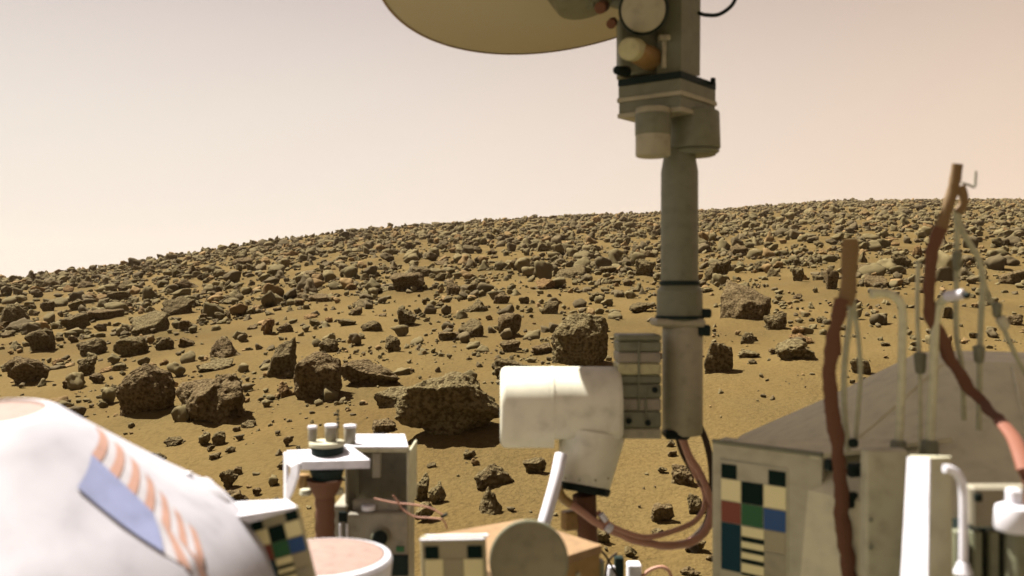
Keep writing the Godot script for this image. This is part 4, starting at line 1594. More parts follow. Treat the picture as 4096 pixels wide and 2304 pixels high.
# each rock: metres right of the camera, metres ahead to its front foot, width, height, shape, tone, label
const ROCKS := [
	[-2.64, 6.42, 0.43, 0.44, "r", "n", "rough pitted grey boulder leaning right, twin of the paler boulder beside it"],
	[-2.05, 6.03, 0.57, 0.40, "v", "n", "broad pale pitted boulder with black front, touching the leaning pitted boulder"],
	[-1.94, 7.46, 0.23, 0.36, "a", "d", "narrow upright dark boulder standing against the largest smooth brown boulder"],
	[-1.39, 6.39, 0.38, 0.38, "b", "d", "largest smooth brown boulder with a blunt front in deep shade"],
	[-1.08, 6.82, 0.48, 0.22, "a", "d", "low dark ridge of rock right of the smooth brown boulder"],
	[-0.34, 4.93, 0.61, 0.40, "v", "d", "biggest black-fronted craggy boulder, just left of the white tubular housing"],
	[-0.75, 5.19, 0.15, 0.12, "a", "n", "small tan wedge rock at the left foot of the craggy black boulder"],
	[-0.73, 5.85, 0.36, 0.15, "s", "n", "flat half-buried slab sloping up to the craggy black boulder"],
	[2.46, 9.34, 0.56, 0.51, "s", "n", "large pale grey slab boulder propped up behind the antenna mast"],
	[2.56, 8.64, 0.23, 0.20, "r", "n", "rounded grey rock just below the propped pale slab"],
	[1.55, 6.65, 0.23, 0.26, "s", "d", "flat-topped rock with a black hollow front, right of the antenna mast"],
	[2.19, 6.83, 0.32, 0.18, "v", "n", "pale crumbly rubble block left of the brown strap"],
	[0.54, 7.03, 0.47, 0.51, "r", "n", "big rounded pitted grey boulder left of the antenna mast"],
	[-0.03, 8.88, 0.26, 0.26, "b", "d", "dark notched boulder alone above the white tubular housing"],
	[-0.42, 9.02, 0.27, 0.23, "s", "n", "pale tilted slab with a black right side, above the craggy black boulder"],
	[-0.63, 8.94, 0.24, 0.10, "s", "d", "low dark loaf-shaped rock left of the pale tilted slab"],
	[-1.21, 10.24, 0.23, 0.22, "a", "d", "dark five-sided rock between the smooth brown boulder and the pale tilted slab"],
	[-1.12, 8.35, 0.15, 0.19, "v", "n", "upright crumbly grey rock with shadow on its right, right of the smooth brown boulder"],
	[-0.44, 11.08, 0.32, 0.18, "t", "d", "dark brown peaked rock behind the pale tilted slab"],
	[0.45, 10.57, 0.22, 0.19, "b", "n", "pale rounded rock behind the round pitted boulder"],
	[-0.02, 7.93, 0.19, 0.14, "a", "n", "tan rock with dark right flank, below the dark notched boulder"],
	[0.01, 6.83, 0.33, 0.17, "s", "d", "wide dark slab right behind the top of the white tubular housing"],
	[0.26, 7.85, 0.20, 0.11, "a", "d", "dark wedge at the left foot of the round pitted boulder"],
	[-1.81, 8.76, 0.20, 0.16, "v", "n", "two-lobed grey rock behind the smooth brown boulder"],
	[-1.58, 9.97, 0.25, 0.14, "a", "d", "sharp black-sided rock with a lit left edge, upslope of the smooth brown boulder"],
	[-1.96, 10.57, 0.24, 0.09, "s", "d", "long flat dark rock upslope of the two-lobed rock"],
	[-2.86, 8.87, 0.42, 0.27, "t", "n", "tall pointed grey boulder with a lit left face, above the broad pitted boulder"],
	[-2.76, 8.29, 0.31, 0.13, "s", "n", "grey slab lying directly behind the broad pitted boulder"],
	[-2.87, 10.40, 0.15, 0.25, "v", "p", "pale upright stone behind the narrow upright boulder"],
	[-2.38, 10.71, 0.15, 0.11, "a", "d", "dark angular stone above left of the two-lobed rock"],
	[-2.69, 11.87, 0.19, 0.08, "s", "p", "pale peach flat stone below the lozenge slab"],
	[-1.67, 6.58, 0.13, 0.16, "a", "p", "peach-coloured stone at the lower left foot of the smooth brown boulder"],
	[-4.37, 10.14, 0.38, 0.26, "b", "d", "smooth dark brown dome of rock, left of the pointed grey boulder"],
	[-4.91, 11.98, 0.48, 0.38, "s", "n", "grey slab with a bright flat top and a black front, behind the smooth brown dome"],
	[-6.06, 11.43, 0.35, 0.31, "b", "d", "dark round boulder with a lighter scar, near the left edge"],
	[-4.76, 8.74, 0.40, 0.32, "v", "d", "black hollow rock near the left edge with a peach stone in front"],
	[-5.11, 9.35, 0.17, 0.10, "s", "p", "peach stone lying in the mouth of the black hollow rock"],
	[-4.09, 8.26, 0.17, 0.13, "a", "d", "small square black block above the top of the white cone"],
	[-3.94, 8.39, 0.15, 0.12, "b", "n", "grey rock just right of the square black block"],
	[-5.08, 10.71, 0.33, 0.25, "r", "n", "pale crumbly boulder with dark base, left of the smooth brown dome"],
	[-4.34, 9.05, 0.19, 0.24, "v", "n", "stack of pale crumbled stones below the pale crumbly boulder"],
	[-4.26, 9.28, 0.15, 0.08, "s", "p", "peach flat stone left of the leaning pitted boulder"],
	[-4.12, 9.29, 0.15, 0.11, "b", "n", "grey-tan rounded stone below left of the smooth brown dome"],
	[-4.02, 10.27, 0.22, 0.18, "r", "n", "wrinkled grey rock right of the smooth brown dome"],
	[-3.77, 10.29, 0.19, 0.14, "a", "d", "dark angular rock left of the pointed grey boulder"],
	[-3.58, 9.14, 0.10, 0.08, "b", "p", "small whitish stone on top of the leaning pitted boulder's far side"],
	[-3.47, 7.73, 0.08, 0.09, "a", "d", "dark angular stone left of the leaning pitted boulder"],
	[-8.55, 15.17, 0.44, 0.47, "b", "d", "large black boulder cut by the left edge of the picture"],
	[-8.58, 15.08, 0.26, 0.21, "v", "n", "grey-tan crumbly rock below left of the black boulder at the left edge"],
	[-6.99, 14.23, 0.41, 0.29, "a", "d", "dark blocky rock above the scarred dark boulder and right"],
	[-9.18, 18.71, 0.36, 0.25, "a", "d", "dark angular rock above the dark blocky rock"],
	[-7.14, 15.46, 0.64, 0.22, "s", "d", "long low dark slab upslope left of the bright-topped slab"],
	[-5.60, 14.84, 0.51, 0.38, "s", "n", "thick slab with a black overhang, upslope of the bright-topped slab"],
	[-6.52, 13.23, 0.14, 0.10, "b", "p", "pale peach rounded stone below the dark blocky rock"],
	[-5.96, 12.06, 0.14, 0.12, "a", "d", "dark angular stone left of the pale crumbly boulder"],
	[-6.43, 12.60, 0.12, 0.09, "b", "d", "dark rounded stone right of the scarred dark boulder"],
	[-18.38, 37.12, 0.52, 0.26, "a", "d", "dark angular stone above left of the long low slab"],
	[-16.04, 31.22, 0.38, 0.25, "s", "d", "dark flat stone above the dark blocky rock"],
	[-13.94, 28.99, 0.48, 0.30, "a", "n", "grey-tan angular rock above the long low slab"],
	[-17.83, 31.32, 0.52, 0.25, "s", "d", "dark flat rock above the black boulder at the left edge"],
	[-15.14, 28.17, 0.39, 0.15, "s", "d", "dark flat stone above right of the black boulder at the left edge"],
	[-9.10, 20.57, 0.63, 0.27, "s", "d", "dark flat rock above right of the long low slab"],
	[-10.78, 24.73, 0.43, 0.35, "a", "n", "grey-tan angular rock above right of the long low slab, farther of two"],
	[-12.59, 29.51, 0.23, 0.16, "b", "d", "dark rounded stone above left of the black-overhang slab"],
	[-7.84, 21.52, 0.55, 0.28, "t", "d", "dark pointed rock above right of the black-overhang slab"],
	[-10.80, 29.96, 0.52, 0.37, "t", "d", "dark pointed rock left of the high brown boulder"],
	[-19.18, 48.24, 0.30, 0.42, "a", "d", "dark angular stone above the black-overhang slab"],
	[-8.46, 18.90, 0.18, 0.20, "b", "n", "grey-tan rounded stone above right of the long low slab"],
	[-7.80, 17.89, 0.24, 0.20, "a", "n", "grey-tan angular stone above right of the long low slab, nearer of two"],
	[-7.81, 13.70, 0.20, 0.12, "s", "n", "grey-tan flat stone below the black boulder at the left edge"],
	[-7.86, 26.72, 0.28, 0.28, "a", "d", "dark angular stone below right of the high brown boulder"],
	[-9.13, 30.10, 0.76, 0.42, "b", "n", "brown rounded boulder high on the slope, above the pointed grey boulder"],
	[-7.36, 24.47, 0.19, 0.17, "a", "d", "dark angular stone below the high brown boulder"],
	[-4.20, 15.28, 0.27, 0.17, "a", "d", "black wedge-shaped rock upslope of the pale upright stone"],
	[-3.06, 14.08, 0.37, 0.17, "s", "n", "lozenge slab with a lit top and dark lip, right of the black wedge"],
	[-3.61, 15.28, 0.19, 0.13, "b", "n", "grey-tan rounded stone left of the lozenge slab"],
	[-2.18, 12.89, 0.30, 0.16, "s", "n", "slanting slab with a lit upper face, left of the dark five-sided rock"],
	[-2.05, 11.63, 0.20, 0.13, "a", "d", "dark angular rock below right of the lozenge slab"],
	[-4.39, 19.82, 0.42, 0.21, "s", "d", "dark rock under a pale cap, upslope of the lozenge slab"],
	[-5.65, 26.56, 0.23, 0.19, "b", "d", "dark rounded stone above right of the pale-capped dark rock, nearer of two"],
	[-3.78, 19.97, 0.21, 0.19, "b", "d", "dark rounded stone right of the pale-capped dark rock"],
	[-4.95, 27.81, 0.27, 0.19, "b", "d", "dark rounded stone above right of the pale-capped dark rock, farther of two"],
	[-4.76, 28.37, 0.32, 0.17, "s", "d", "dark flat stone above right of the pale-capped dark rock"],
	[-4.92, 34.88, 0.37, 0.28, "a", "d", "dark angular stone above left of the large dark midslope rock, farther of two"],
	[-7.63, 34.05, 0.36, 0.24, "b", "p", "pale peach rounded stone above the pale-capped dark rock"],
	[-6.77, 38.49, 0.34, 0.20, "s", "p", "pale peach flat stone above right of the pale-capped dark rock"],
	[-7.09, 36.41, 0.35, 0.26, "a", "d", "dark angular stone above right of the pale-capped dark rock"],
	[-5.00, 15.73, 0.33, 0.14, "s", "n", "grey-tan flat rock left of the black wedge"],
	[-4.01, 13.57, 0.15, 0.14, "a", "n", "grey-tan angular stone below left of the black wedge"],
	[-3.26, 13.08, 0.17, 0.10, "t", "n", "grey-tan pointed stone below right of the black wedge"],
	[-3.31, 13.78, 0.14, 0.11, "b", "d", "dark rounded stone left of the lozenge slab"],
	[-2.40, 14.48, 0.22, 0.10, "s", "n", "grey-tan flat stone right of the lozenge slab"],
	[-2.10, 14.78, 0.32, 0.14, "s", "n", "grey-tan flat rock below left of the large dark midslope rock"],
	[-5.68, 21.00, 0.15, 0.13, "b", "d", "dark rounded stone above the black wedge"],
	[-6.18, 23.14, 0.41, 0.20, "s", "d", "dark flat rock right of the high brown boulder"],
	[-6.61, 20.62, 0.14, 0.22, "a", "n", "grey-tan angular stone below left of the high brown boulder, second of 3"],
	[-6.18, 18.37, 0.16, 0.14, "a", "d", "dark angular stone above right of the black-overhang slab"],
	[-8.15, 23.69, 0.21, 0.17, "a", "n", "grey-tan angular stone below left of the high brown boulder, third of 3"],
	[-4.64, 13.35, 0.12, 0.13, "b", "d", "dark rounded stone below right of the black-overhang slab"],
	[-4.62, 13.85, 0.07, 0.12, "a", "n", "grey-tan angular stone right of the black-overhang slab"],
	[-4.24, 13.25, 0.08, 0.17, "a", "n", "grey-tan angular stone above left of the pale upright stone"],
	[-5.29, 17.69, 0.14, 0.14, "a", "n", "grey-tan angular stone left of the black wedge"],
	[-2.81, 17.66, 0.22, 0.11, "s", "d", "dark flat stone left of the large dark midslope rock"],
	[-1.73, 14.70, 0.60, 0.35, "b", "d", "large dark rock halfway up the slope, above the dark five-sided rock"],
	[-1.34, 16.76, 0.23, 0.18, "b", "d", "dark rounded stone right of the large dark midslope rock"],
	[-0.92, 13.95, 0.24, 0.31, "v", "n", "grey-tan crumbly rock above left of the dark peaked rock"],
	[-0.62, 14.29, 0.21, 0.19, "a", "d", "dark angular stone above the dark peaked rock"],
	[0.16, 18.10, 0.43, 0.32, "a", "d", "square black rock with a pale top, halfway up the slope"],
	[0.94, 25.42, 0.56, 0.38, "t", "d", "black triangular rock high on the slope below a flat black one"],
	[1.82, 33.61, 0.65, 0.35, "s", "d", "flat black rock close under the horizon, above the black triangular rock"],
	[0.55, 17.22, 0.21, 0.14, "b", "d", "dark rounded stone below right of the square black rock"],
	[1.07, 15.45, 0.64, 0.30, "s", "n", "long grey rock with a red-brown front, left of the antenna mast"],
	[0.52, 13.69, 0.32, 0.22, "a", "p", "pale peach angular rock below left of the long grey rock"],
	[-0.59, 25.52, 0.27, 0.20, "a", "d", "dark angular stone above left of the square black rock, nearer of two"],
	[-1.58, 32.58, 0.34, 0.23, "a", "d", "dark angular stone above left of the square black rock, farther of two"],
	[-1.85, 30.43, 0.43, 0.21, "s", "d", "dark flat stone left of the square black rock"],
	[-1.19, 21.77, 0.46, 0.29, "a", "n", "grey-tan angular rock left of the square black rock"],
	[-1.69, 21.33, 0.37, 0.15, "s", "n", "grey-tan flat rock above right of the large dark midslope rock"],
	[-3.83, 32.83, 0.29, 0.32, "b", "d", "dark rounded stone above the large dark midslope rock"],
	[-0.14, 11.99, 0.24, 0.19, "b", "n", "grey-tan rounded rock above right of the dark peaked rock"],
	[0.16, 11.85, 0.15, 0.12, "b", "n", "grey-tan rounded stone above right of the dark notched boulder"],
	[1.15, 12.02, 0.23, 0.14, "v", "d", "dark ragged rock above the round pitted boulder"],
	[-0.98, 12.21, 0.15, 0.11, "a", "n", "grey-tan angular stone left of the dark peaked rock"],
	[-1.26, 12.75, 0.08, 0.09, "b", "d", "dark rounded stone above right of the dark five-sided rock"],
	[0.72, 34.02, 0.21, 0.24, "b", "d", "dark rounded stone above left of the black triangular rock, nearer of two"],
	[-1.83, 50.58, 0.53, 0.40, "a", "n", "grey-tan angular stone above left of the square black rock"],
	[-1.83, 18.06, 0.43, 0.27, "b", "n", "grey-tan rounded rock above right of the large dark midslope rock"],
	[1.01, 22.23, 0.23, 0.16, "b", "d", "dark rounded stone below right of the black triangular rock"],
	[1.35, 24.24, 0.25, 0.21, "s", "n", "grey-tan flat stone right of the black triangular rock"],
	[-0.31, 38.01, 0.60, 0.27, "s", "d", "dark flat stone left of the black triangular rock"],
	[1.63, 20.30, 0.46, 0.14, "s", "d", "dark flat rock above right of the long grey rock"],
	[1.81, 16.71, 0.38, 0.16, "s", "d", "wide flat dark rock just left of the antenna mast tube"],
	[3.23, 25.03, 0.24, 0.15, "b", "d", "dark rounded stone above left of the pale blade"],
	[2.88, 20.14, 0.30, 0.34, "t", "p", "leaning blade of pale peach rock left of the antenna mast tube"],
	[3.30, 21.51, 0.34, 0.21, "a", "d", "dark angular stone right of the pale blade"],
	[2.36, 15.63, 0.37, 0.37, "a", "n", "grey-tan angular rock below the pale blade"],
	[1.87, 14.36, 0.15, 0.14, "b", "n", "grey-tan rounded stone below right of the wide flat dark rock, nearer of two"],
	[1.86, 13.42, 0.15, 0.09, "b", "n", "grey-tan rounded stone below right of the wide flat dark rock, farther of two"],
	[1.68, 14.56, 0.22, 0.11, "a", "d", "dark angular stone below the wide flat dark rock"],
	[1.58, 10.70, 0.36, 0.15, "v", "n", "pale rubbly rock touching the left side of the antenna mast"],
	[5.08, 20.09, 0.48, 0.33, "a", "d", "dark humped rock right of the antenna mast, upslope of the propped pale slab"],
	[3.30, 14.28, 0.43, 0.38, "v", "d", "lumpy dark rock next to the right side of the antenna mast tube"],
	[4.23, 14.32, 0.24, 0.20, "t", "n", "slanted blade of grey rock above right of the propped pale slab"],
	[4.20, 13.05, 0.19, 0.23, "b", "d", "dark rounded stone above right of the propped pale slab"],
	[4.57, 13.20, 0.20, 0.10, "s", "d", "dark flat stone left of the black-bottomed rock"],
	[4.27, 11.85, 0.18, 0.32, "b", "n", "grey-tan rounded stone left of the black-bottomed rock, nearer of two"],
	[8.13, 29.85, 0.37, 0.18, "s", "d", "dark flat stone above right of the dark humped rock"],
	[10.56, 30.72, 0.46, 0.22, "s", "d", "dark flat stone right of the dark humped rock, farther of two"],
	[8.78, 27.89, 0.51, 0.24, "b", "n", "grey-tan rounded rock right of the dark humped rock"],
	[6.06, 19.58, 0.33, 0.10, "s", "d", "dark flat rock right of the dark humped rock, nearer of two"],
	[5.75, 17.38, 0.23, 0.11, "a", "n", "grey-tan angular stone right of the dark humped rock"],
	[4.38, 15.53, 0.30, 0.24, "v", "n", "grey-tan crumbly rock below right of the dark humped rock"],
	[6.50, 16.45, 0.19, 0.22, "t", "d", "small black triangular rock right of the amber sleeve"],
	[3.99, 11.67, 0.07, 0.09, "b", "n", "grey-tan rounded stone left of the black-bottomed rock, farther of two"],
	[2.13, 7.98, 0.15, 0.13, "v", "n", "grey-tan crumbly rock below left of the rounded grey rock"],
	[1.93, 7.26, 0.19, 0.07, "v", "n", "grey-tan crumbly rock right of the hollow flat-topped rock"],
	[2.15, 7.31, 0.07, 0.05, "b", "d", "dark rounded stone left of the crumbly rubble block"],
	[2.68, 8.32, 0.13, 0.10, "b", "p", "pale peach rounded rock below right of the rounded grey rock"],
	[2.52, 7.73, 0.21, 0.11, "a", "p", "whitish angular stone on the far side of the crumbly rubble block"],
	[3.15, 9.03, 0.10, 0.08, "b", "n", "grey-tan rounded stone right of the rounded grey rock"],
	[2.46, 6.27, 0.16, 0.14, "b", "d", "black rounded rock between the brown strap and the grey hooked pipes"],
	[2.29, 5.97, 0.04, 0.03, "b", "d", "dark rounded stone below right of the crumbly rubble block"],
	[8.85, 21.93, 0.42, 0.17, "v", "n", "grey-tan crumbly rock above left of the arch-shaped rock"],
	[6.69, 15.32, 0.34, 0.32, "v", "n", "arch-shaped grey rock left of the tall brown strap"],
	[7.78, 17.04, 0.19, 0.33, "b", "p", "pale rounded stone right of the arch-shaped rock"],
	[9.32, 21.55, 0.23, 0.11, "s", "p", "pale peach flat stone above the arch-shaped rock, nearer of two"],
	[10.45, 24.39, 0.32, 0.11, "s", "p", "pale peach flat stone above the arch-shaped rock, farther of two"],
	[10.61, 23.16, 0.24, 0.14, "a", "d", "dark angular stone above right of the arch-shaped rock"],
	[4.88, 11.90, 0.33, 0.22, "s", "n", "grey rock with a black underside below the arch-shaped rock"],
	[5.77, 14.32, 0.40, 0.21, "b", "n", "grey-tan rounded rock above the black-bottomed rock"],
	[6.94, 12.31, 0.34, 0.23, "s", "d", "black overhanging rock cut by the right edge of the picture"],
	[8.06, 14.93, 0.12, 0.09, "b", "d", "dark rounded stone above left of the black rock at the right edge, nearer of two"],
	[12.15, 23.06, 0.18, 0.14, "b", "d", "dark rounded stone above left of the black rock at the right edge, farther of two"],
	[13.75, 25.41, 0.22, 0.11, "s", "d", "dark flat stone above the black rock at the right edge"],
	[9.92, 17.77, 0.20, 0.09, "s", "n", "grey-tan flat stone above the black rock at the right edge"],
	[8.54, 17.62, 0.20, 0.11, "s", "d", "dark flat stone right of the arch-shaped rock"],
	[15.18, 27.23, 0.31, 0.26, "b", "p", "pale peach rounded stone above the black rock at the right edge"],
	[4.48, 9.09, 0.15, 0.14, "a", "d", "dark angular rock below left of the black rock at the right edge"],
	[4.21, 8.09, 0.08, 0.06, "b", "d", "dark rounded stone below left of the black rock at the right edge"],
	[4.82, 8.50, 0.18, 0.13, "b", "n", "grey-tan rounded rock below the black rock at the right edge"],
	[3.18, 7.54, 0.09, 0.04, "s", "d", "dark flat stone right of the crumbly rubble block"],
	[-1.91, 5.51, 0.09, 0.10, "v", "n", "grey-tan crumbly rock below the broad pitted boulder"],
	[-1.81, 5.48, 0.09, 0.09, "b", "d", "dark round stone below the broad pitted boulder, right half of a close pair"],
	[-1.75, 5.87, 0.10, 0.06, "s", "n", "grey-tan flat rock below right of the broad pitted boulder"],
	[-1.80, 5.79, 0.05, 0.04, "b", "d", "dark rounded stone below right of the broad pitted boulder"],
	[-2.13, 5.57, 0.12, 0.07, "a", "n", "grey-tan angular rock below left of the broad pitted boulder"],
	[-2.04, 5.07, 0.15, 0.11, "v", "d", "dark crumbly rock below the leaning pitted boulder"],
	[-1.82, 5.36, 0.05, 0.04, "b", "n", "grey-tan rounded stone below the broad pitted boulder, nearer of two"],
	[-1.73, 5.15, 0.07, 0.04, "s", "d", "dark flat stone below the broad pitted boulder"],
	[-1.66, 5.23, 0.06, 0.04, "b", "n", "grey-tan rounded stone below the broad pitted boulder, farther of two"],
	[-1.48, 4.79, 0.05, 0.05, "b", "d", "dark rounded stone below the broad pitted boulder, nearer of two"],
	[-1.45, 4.55, 0.09, 0.10, "v", "d", "dark crumbly rock below the broad pitted boulder, nearer of two"],
	[-1.34, 4.28, 0.14, 0.07, "v", "d", "dark crumbly rock below the broad pitted boulder, farther of two"],
	[-1.26, 4.38, 0.04, 0.04, "b", "d", "dark rounded stone below the broad pitted boulder, farther of two"],
	[-1.24, 4.77, 0.05, 0.06, "a", "d", "dark angular stone below right of the broad pitted boulder"],
	[-1.13, 4.24, 0.03, 0.03, "a", "d", "dark angular stone left of the jagged black rock"],
	[-1.31, 5.20, 0.06, 0.06, "v", "d", "dark crumbly stone below right of the broad pitted boulder"],
	[-0.08, 4.09, 0.19, 0.12, "r", "n", "pitted brown boulder below the white tubular housing's left end"],
	[0.11, 4.33, 0.12, 0.08, "b", "d", "black stone right of the low pitted boulder, beside the cable collar"],
	[-0.09, 3.71, 0.10, 0.13, "t", "n", "upright brown stone with a triangular shadow, below the low pitted boulder"],
	[-0.41, 3.97, 0.08, 0.12, "a", "d", "black jagged rock right of the grey instrument box"],
	[-0.33, 3.91, 0.08, 0.09, "b", "n", "grey-tan rounded rock below right of the jagged black rock"],
	[-0.36, 3.67, 0.09, 0.08, "v", "d", "dark crumbly rock below the jagged black rock"],
	[-0.22, 4.62, 0.07, 0.05, "v", "d", "dark crumbly stone above left of the low pitted boulder"],
	[-0.41, 4.51, 0.05, 0.03, "s", "n", "grey-tan flat stone above the jagged black rock"],
	[0.62, 3.65, 0.10, 0.08, "b", "d", "round black stone inside the loop of the copper cable"],
	[0.73, 4.31, 0.05, 0.03, "a", "d", "dark angular stone above the round black stone, nearer of two"],
	[0.86, 4.81, 0.05, 0.04, "a", "d", "dark angular stone above the round black stone, farther of two"],
	[0.83, 4.59, 0.05, 0.03, "s", "d", "dark flat stone above the round black stone"],
	[0.79, 4.09, 0.11, 0.11, "v", "n", "grey-tan crumbly rock above right of the round black stone"],
	[0.77, 3.74, 0.06, 0.09, "v", "n", "grey-tan crumbly rock right of the round black stone"],
	[0.44, 3.28, 0.05, 0.04, "a", "d", "dark angular stone below left of the round black stone"],
	[0.34, 3.40, 0.08, 0.05, "v", "n", "grey-tan crumbly rock below left of the round black stone"],
	[0.68, 3.30, 0.08, 0.05, "b", "d", "dark rounded rock below right of the round black stone, nearer of two"],
	[0.58, 3.52, 0.05, 0.02, "s", "n", "grey-tan flat stone below the round black stone"],
	[0.62, 3.09, 0.07, 0.03, "v", "n", "grey-tan crumbly rock below the round black stone"],
	[0.72, 3.23, 0.03, 0.02, "b", "d", "dark rounded stone below right of the round black stone, farther of two"],
	[8.25, 15.94, 0.30, 0.20, "a", "d", "dark angular rock above left of the black rock at the right edge"],
	[-8.88, 34.21, 0.33, 0.24, "a", "n", "grey-tan angular stone right of the high brown boulder"],
	[6.49, 17.74, 0.14, 0.08, "a", "n", "grey-tan angular stone above left of the black-bottomed rock"],
	[-0.44, 23.37, 0.16, 0.10, "a", "d", "dark angular stone left of the square black rock"],
	[18.68, 44.01, 0.50, 0.30, "b", "n", "grey-tan rounded stone above the arch-shaped rock, farther of two"],
	[-7.37, 21.31, 0.15, 0.12, "s", "d", "dark flat stone above right of the black-overhang slab"],
	[-9.98, 53.74, 0.50, 0.43, "b", "n", "grey-tan rounded stone above right of the pale-capped dark rock"],
	[11.86, 53.75, 0.49, 0.39, "b", "d", "dark rounded stone above left of the dark humped rock"],
	[-5.22, 23.63, 0.16, 0.09, "a", "n", "grey-tan angular stone above the pale-capped dark rock"],
	[13.83, 33.93, 0.35, 0.20, "a", "p", "pale peach angular stone above left of the arch-shaped rock"],
	[13.03, 25.57, 0.29, 0.18, "t", "d", "dark pointed stone above right of the arch-shaped rock"],
	[2.85, 12.82, 0.11, 0.06, "a", "d", "dark angular stone below the lumpy dark rock"],
	[-7.17, 17.42, 0.20, 0.16, "b", "d", "dark rounded stone left of the black-overhang slab"],
	[-9.67, 18.02, 0.14, 0.12, "b", "n", "grey-tan rounded stone right of the black boulder at the left edge"],
	[5.99, 38.03, 0.24, 0.13, "b", "d", "dark rounded stone above right of the pale blade"],
	[6.75, 14.34, 0.25, 0.20, "t", "d", "dark pointed rock right of the arch-shaped rock"],
	[-0.07, 26.96, 0.19, 0.14, "b", "n", "grey-tan rounded stone above left of the square black rock"],
	[7.68, 22.25, 0.26, 0.19, "v", "n", "grey-tan crumbly stone right of the dark humped rock"],
	[6.68, 23.13, 0.25, 0.20, "b", "d", "dark rounded stone right of the dark humped rock"],
	[3.90, 51.25, 0.45, 0.35, "b", "d", "dark rounded stone above right of the black triangular rock"],
	[6.79, 19.37, 0.20, 0.11, "a", "p", "pale peach angular stone above left of the black-bottomed rock"],
	[11.63, 24.26, 0.21, 0.17, "a", "n", "grey-tan angular stone above right of the arch-shaped rock"],
	[-2.42, 40.30, 0.44, 0.35, "s", "p", "pale peach flat stone above left of the square black rock"],
	[-16.29, 37.83, 0.27, 0.19, "b", "n", "grey-tan rounded stone above left of the black-overhang slab"],
	[5.22, 11.30, 0.11, 0.08, "v", "n", "grey-tan crumbly stone right of the black-bottomed rock"],
	[0.60, 21.92, 0.24, 0.12, "b", "d", "dark rounded stone above right of the square black rock"],
	[-13.20, 45.00, 0.27, 0.20, "a", "n", "grey-tan angular stone above right of the high brown boulder"],
	[22.21, 67.19, 0.56, 0.40, "b", "n", "grey-tan rounded stone above right of the dark humped rock"],
	[-13.67, 27.34, 0.39, 0.27, "a", "p", "pale peach angular stone above the dark blocky rock"],
	[-5.08, 32.74, 0.21, 0.11, "a", "n", "grey-tan angular stone above left of the large dark midslope rock"],
	[-6.64, 19.08, 0.16, 0.11, "s", "n", "grey-tan flat stone above right of the black-overhang slab"],
	[16.11, 53.42, 0.35, 0.18, "a", "n", "grey-tan angular stone above right of the dark humped rock"],
	[11.19, 29.53, 0.30, 0.18, "a", "n", "grey-tan angular stone above left of the arch-shaped rock"],
	[16.51, 45.99, 0.66, 0.38, "s", "n", "grey-tan flat stone above left of the arch-shaped rock"],
	[2.58, 26.23, 0.24, 0.13, "s", "n", "grey-tan flat stone above the wide flat dark rock"],
	[-3.58, 13.54, 0.14, 0.09, "a", "n", "grey-tan angular stone below right of the black wedge"],
	[-4.45, 12.06, 0.20, 0.16, "b", "d", "dark rounded rock right of the bright-topped slab"],
	[-3.46, 37.98, 0.34, 0.25, "s", "d", "dark flat stone above right of the large dark midslope rock"],
	[-2.90, 16.01, 0.20, 0.15, "v", "p", "pale peach crumbly stone above right of the lozenge slab"],
	[-3.54, 17.50, 0.13, 0.11, "b", "n", "grey-tan rounded stone below right of the pale-capped dark rock"],
	[14.16, 30.22, 0.39, 0.33, "s", "p", "pale peach flat stone above right of the arch-shaped rock"],
	[21.71, 40.46, 0.30, 0.17, "a", "n", "grey-tan angular stone above the black rock at the right edge"],
	[-6.99, 28.19, 0.19, 0.12, "a", "d", "dark angular stone above left of the pale-capped dark rock"],
	[-4.59, 23.75, 0.35, 0.18, "a", "n", "grey-tan angular stone above right of the pale-capped dark rock"],
	[-5.19, 10.14, 0.13, 0.10, "b", "p", "pale peach rounded stone right of the black hollow rock"],
	[-5.11, 17.54, 0.13, 0.08, "v", "p", "pale peach crumbly stone above left of the black wedge"],
	[27.92, 51.34, 0.31, 0.22, "a", "p", "pale peach angular stone above the black rock at the right edge"],
	[5.66, 26.26, 0.18, 0.12, "s", "n", "grey-tan flat stone left of the dark humped rock"],
	[-9.17, 37.51, 0.23, 0.19, "a", "n", "grey-tan angular stone above left of the pale-capped dark rock"],
	[-2.68, 10.45, 0.19, 0.15, "a", "n", "grey-tan angular rock right of the pale upright stone"],
	[14.48, 32.26, 0.23, 0.18, "b", "p", "pale peach rounded stone above the arch-shaped rock"],
	[7.16, 13.49, 0.14, 0.12, "a", "n", "grey-tan angular stone left of the black rock at the right edge"],
	[0.06, 54.67, 0.51, 0.30, "b", "d", "dark rounded stone above left of the black triangular rock, farther of two"],
	[2.13, 13.51, 0.12, 0.06, "s", "n", "grey-tan flat stone below right of the wide flat dark rock"],
	[10.55, 35.11, 0.33, 0.22, "t", "n", "grey-tan pointed stone above right of the dark humped rock"],
	[-11.81, 24.29, 0.16, 0.09, "t", "n", "grey-tan pointed stone above left of the long low slab"],
	[-9.06, 27.01, 0.18, 0.13, "a", "n", "grey-tan angular stone below left of the high brown boulder, nearest of 3"],
	[-13.27, 34.63, 0.29, 0.16, "a", "n", "grey-tan angular stone above the black-overhang slab"],
	[3.13, 26.45, 0.18, 0.10, "b", "n", "grey-tan rounded stone above left of the pale blade"],
	[3.56, 11.05, 0.13, 0.10, "a", "n", "grey-tan angular stone above right of the rounded grey rock"],
	[-4.06, 22.96, 0.16, 0.11, "t", "n", "grey-tan pointed stone right of the pale-capped dark rock"],
	[-1.65, 11.29, 0.10, 0.06, "s", "n", "grey-tan flat stone left of the dark five-sided rock"],
	[6.04, 26.65, 0.18, 0.12, "v", "d", "dark crumbly stone left of the dark humped rock"],
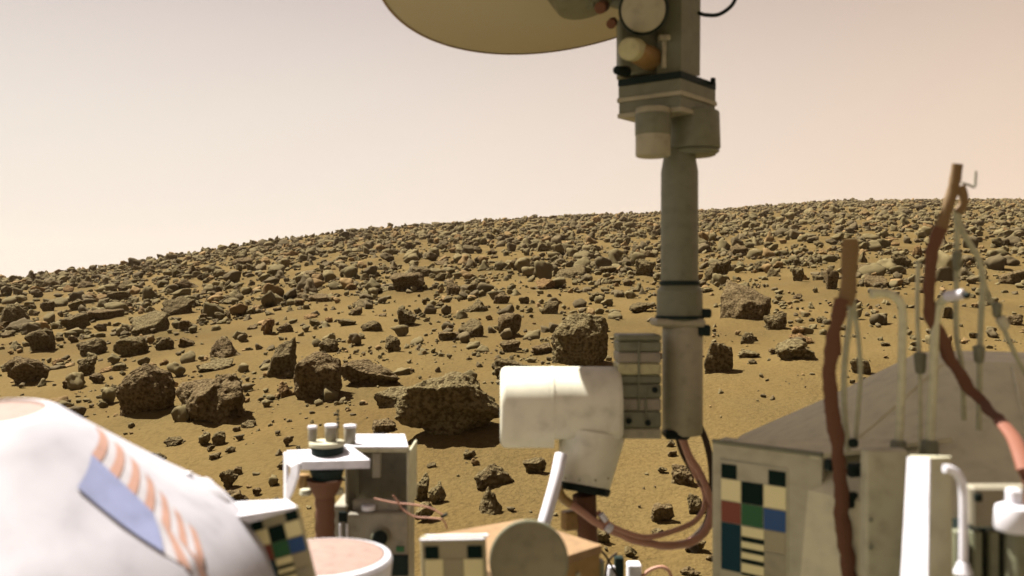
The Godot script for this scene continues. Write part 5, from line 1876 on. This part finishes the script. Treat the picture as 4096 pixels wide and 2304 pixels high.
	[7.98, 33.32, 0.39, 0.24, "b", "n", "grey-tan rounded stone above left of the dark humped rock"],
	[-8.27, 15.92, 0.16, 0.10, "a", "d", "dark angular stone left of the dark blocky rock"],
	[2.67, 20.67, 0.21, 0.17, "t", "d", "dark pointed stone left of the pale blade"],
	[-3.40, 11.59, 0.13, 0.07, "s", "n", "grey-tan flat stone left of the pale upright stone"],
	[6.11, 17.29, 0.14, 0.11, "s", "d", "dark flat stone above left of the black-bottomed rock"],
	[1.87, 24.88, 0.36, 0.23, "b", "n", "grey-tan rounded stone right of the black triangular rock"],
	[-4.42, 17.96, 0.16, 0.10, "s", "d", "dark flat stone below left of the pale-capped dark rock"],
	[21.58, 57.55, 0.36, 0.25, "a", "d", "dark angular stone above left of the arch-shaped rock"],
	[-4.54, 14.56, 0.12, 0.08, "t", "n", "grey-tan pointed stone left of the black wedge"],
	[-6.32, 13.63, 0.20, 0.14, "a", "d", "dark angular stone below the long low slab"],
	[5.41, 38.01, 0.24, 0.20, "b", "n", "grey-tan rounded stone above the pale blade"],
	[-4.94, 55.75, 0.46, 0.30, "b", "n", "grey-tan rounded stone above the large dark midslope rock"],
	[-2.30, 11.13, 0.10, 0.08, "b", "p", "pale peach rounded stone above the two-lobed rock"],
	[-9.99, 19.09, 0.29, 0.25, "v", "d", "dark crumbly stone above left of the dark blocky rock"],
	[12.89, 29.80, 0.21, 0.11, "b", "n", "grey-tan rounded stone above the arch-shaped rock, nearer of two"],
	[3.48, 59.19, 0.54, 0.30, "t", "d", "dark pointed stone above right of the black triangular rock"],
	[-2.73, 20.55, 0.21, 0.12, "a", "d", "dark angular stone above left of the large dark midslope rock, nearer of two"],
	[5.54, 12.55, 0.17, 0.11, "a", "n", "grey-tan angular stone right of the black-bottomed rock"],
	[4.02, 47.73, 0.29, 0.19, "a", "p", "pale peach angular stone above right of the black triangular rock"],
	[-2.55, 27.51, 0.20, 0.16, "a", "n", "grey-tan angular stone above right of the large dark midslope rock"],
]
